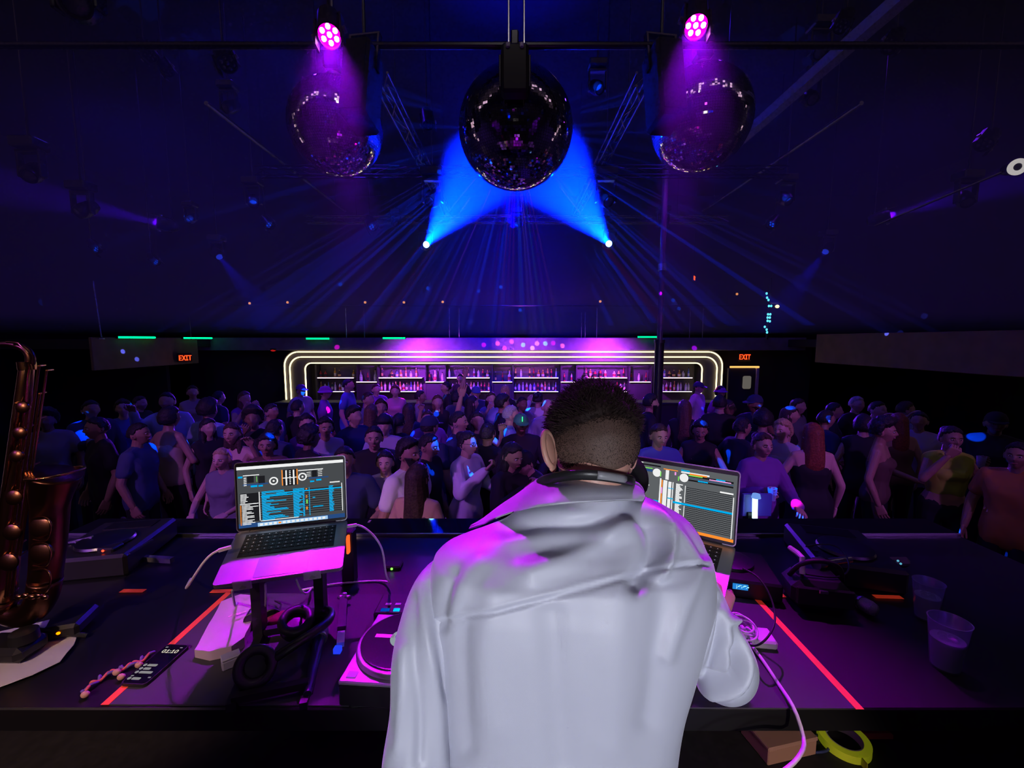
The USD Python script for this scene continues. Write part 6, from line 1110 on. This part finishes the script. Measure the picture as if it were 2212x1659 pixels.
# ---------------------------------------------------------------- light arch on walls and ceiling and the stage back, outside the picture but seen in the mirror balls
TUBE = em('white_led_tube', (1., .62, .92), .8)
t = thing('light_arch', 'arch of white light tubes round walls and ceiling at the front of the dance floor', 'light arch')
for k in range(3):
    y = 3.3 + .45 * k
    for x in (-10.4, 10.4): part(t, 'upright_tube', rod((x, y, .6), (x, y, 7.2), .05, 5), TUBE)
    part(t, 'ceiling_tube', rod((-10.4, y - 2.3, 7.45), (10.4, y - 2.3, 7.45), .05, 5), TUBE)
for x in (-10.5, 10.5): part(t, 'backing', bz(x - .05, x + .05, 3.1, 4.4, 0, 7.4), BLACK)
t = thing('stage_backdrop', 'black stage backdrop with one white light tube behind the photographer', 'backdrop'); part(t, 'panel', bz(-2.6, 2.6, Y0 + .12, Y0 + .2, STZ, 4.2), MATT)
part(t, 'light_tube', rod((0, Y0 + .26, 2.9), (0, Y0 + .26, 4.0), .04, 10), em('bright_led_tube', (1., .93, .88), 4.))
t = thing('ceiling_blinder', 'white lamp panel on the ceiling above the booth', 'lamp', rotm((0, .5, 7.5))); part(t, 'housing', bx(.7, .7, .1, 0, 0, .02, .01), BLACK); part(t, 'panel', bx(.6, .6, .02, 0, 0, -.035, .004), em('bright_led_tube', (1., .93, .88), 4.), False)
c = at(1632, 1095, 2.62); t = thing('uplight', 'added white blue glowing streak in place of a reflection beyond the right laptop', 'light', rotm(c))  # added glowing tube and blue panel, standing in for a reflected streak
part(t, 'tube', rod((.0, 0, -.075), (-.006, 0, .055), .016, 12), em('streak_white_blue', (.45, .75, 1.), 2.4)); part(t, 'cap', lathe([(0, .06), (.028, .06), (.022, .085), (0, .085)], 16), em('streak_tip_blue', (.2, .4, 1.), .8)); part(t, 'panel', bx(.19, .02, .15, .035, .05, -.005, .004), pm('streak_back_blue', (.10, .10, .5), .4)); part(t, 'post', bx(.06, .06, c[2], 0, .06, -c[2] / 2 - .05, .004), BLACK)
t = thing('lit_stairs', 'few stairs with glowing orange edges at the right of the dance floor', 'stairs')
for k, py in enumerate((958, 936, 913)):
    c = at(1603, py, 8.2 + .35 * k); part(t, 'step', bz(c[0] - .3, c[0] + .3, c[1], c[1] + .6, 0, c[2], .004), MATT); part(t, 'edge_light', bx(.26 - .03 * k, .02, .05, c[0], c[1] - .012, c[2] - .03), em('orange_edge', (1., .42, .03), 1.2), False)
# ---------------------------------------------------------------- beams thrown back by the mirror balls
rg = random.Random(21)
def dot(target, power=1., half=.55, color=(.0, .05, 1.), ball=None):
    target = A3(target, float); c, r = ball or (BALL, BALL_R)
    d = target - c; L = np.linalg.norm(d); d /= L
    spot(c + d * (r + .03), target, color, 4200. * power * (L / 5.) ** 2, half * 5.2 / L, .35, .004, 'mirror_beam')
CROWD = [(385, 1000, .9), (412, 890, 1.), (425, 940, 1.), (350, 950, .8), (360, 865, 1.), (305, 880, .6), (480, 905, .7), (140, 920, 1.), (200, 925, 1.), (260, 900, .8), (560, 970, .8), (578, 955, .9), (652, 880, .8), (690, 890, .9), (745, 875, .8), (782, 900, .9), (765, 945, 1.), (893, 918, 1.2), (878, 935, .7), (945, 885, 1.), (918, 878, .7), (975, 860, 1.2), (1048, 850, 1.5), (1008, 905, .9), (1035, 905, .8), (1088, 930, 1.3), (1072, 895, .9), (825, 950, .9), (935, 990, .9), (885, 960, .6), (970, 950, 1.), (972, 1035, .9), (1013, 1040, .9), (1064, 930, .8), (1104, 967, .7), (1140, 865, .9), (1450, 885, .9), (1435, 940, .8), (1545, 945, 1.2), (1500, 930, .7), (1530, 960, .8), (1628, 1000, 1.3), (1640, 1010, .9), (1615, 895, .8), (1740, 910, 1.1), (1875, 950, 1.2), (1888, 992, 1.2), (2145, 965, 1.1), (2120, 950, .8), (1665, 905, .7), (1470, 1000, .8), (800, 1000, .8), (730, 865, .7), (1020, 985, .7)]
CROWD += [(rg.uniform(150, 640), rg.uniform(855, 990), rg.uniform(.5, 1.)) for _ in range(4)] + [(rg.uniform(640, 1160), rg.uniform(845, 1010), rg.uniform(.5, 1.1)) for _ in range(8)] + [(rg.uniform(1400, 1950), rg.uniform(850, 980), rg.uniform(.4, .9)) for _ in range(4)]
CROWD += [(rg.uniform(640, 1180), rg.uniform(838, 960), rg.uniform(.5, 1.2)) for _ in range(10)]
for px, py, p in CROWD: dot(atz(px, py, 1.5 if py > 860 else 1.55), p * 1.4, rg.uniform(.5, .95))
for px, py in ((720, 868), (683, 890), (872, 855), (770, 985), (775, 1000), (1650, 995), (1555, 850)): dot(atz(px, py, 1.52), .5, .6, (1., .02, .45))
for c in DOT_AT[:9] + DOT_AT[10:12] + DOT_AT[16:20] + DOT_AT[21:23] + DOT_AT[26:28]: dot(c + A3([0, -.05, .0]), .6, .7)
for px, py, Y, p in ((885, 330, 5.9, 1.), (900, 345, 6.0, 1.), (850, 215, 4.9, 1.), (838, 190, 4.7, 1.), (1330, 310, 6.2, 1.), (1365, 215, 5.0, 1.), (1345, 265, 5.4, 1.), (870, 270, 5.4, 1.)): dot(at(px, py, Y), p * 1.2, .7)
for px, py in ((215, 825), (158, 820), (1030, 640), (1410, 605), (1860, 675), (1925, 650), (2028, 720), (2050, 795), (1950, 735)): dot(at(px, py, 11.0), .5, .8, (.04, .06, 1.))
for px, py, c in ((1045, 745, (.5, .0, .9)), (1075, 742, (1., .1, .3)), (1105, 738, (.9, .1, .35)), (1130, 745, (.1, .7, .9)), (1160, 742, (1., .3, .4)), (1178, 742, (.1, .7, .8)), (1215, 747, (1., .15, .3)), (1195, 741, (.6, .0, 1.)), (1090, 752, (.9, .05, .4)), (1150, 752, (.9, .5, .7)), (728, 750, (.6, .0, .7)), (1500, 752, (.35, .0, 1.)), (1530, 751, (.35, .0, 1.))): dot(at(px, py, BY - .06), .25, .8, c)
for k in range(4):
    for sg in (-1, 1): dot((sg * 1.36 + rg.uniform(-.05, .05), 5.0 + k * .8, TZ + rg.uniform(-.06, .06)), rg.uniform(.5, .9), .6)
for k in range(8): dot((rg.uniform(-7, 6), 15.4, rg.uniform(3.6, 4.8)), rg.uniform(.6, 1.2), .8)
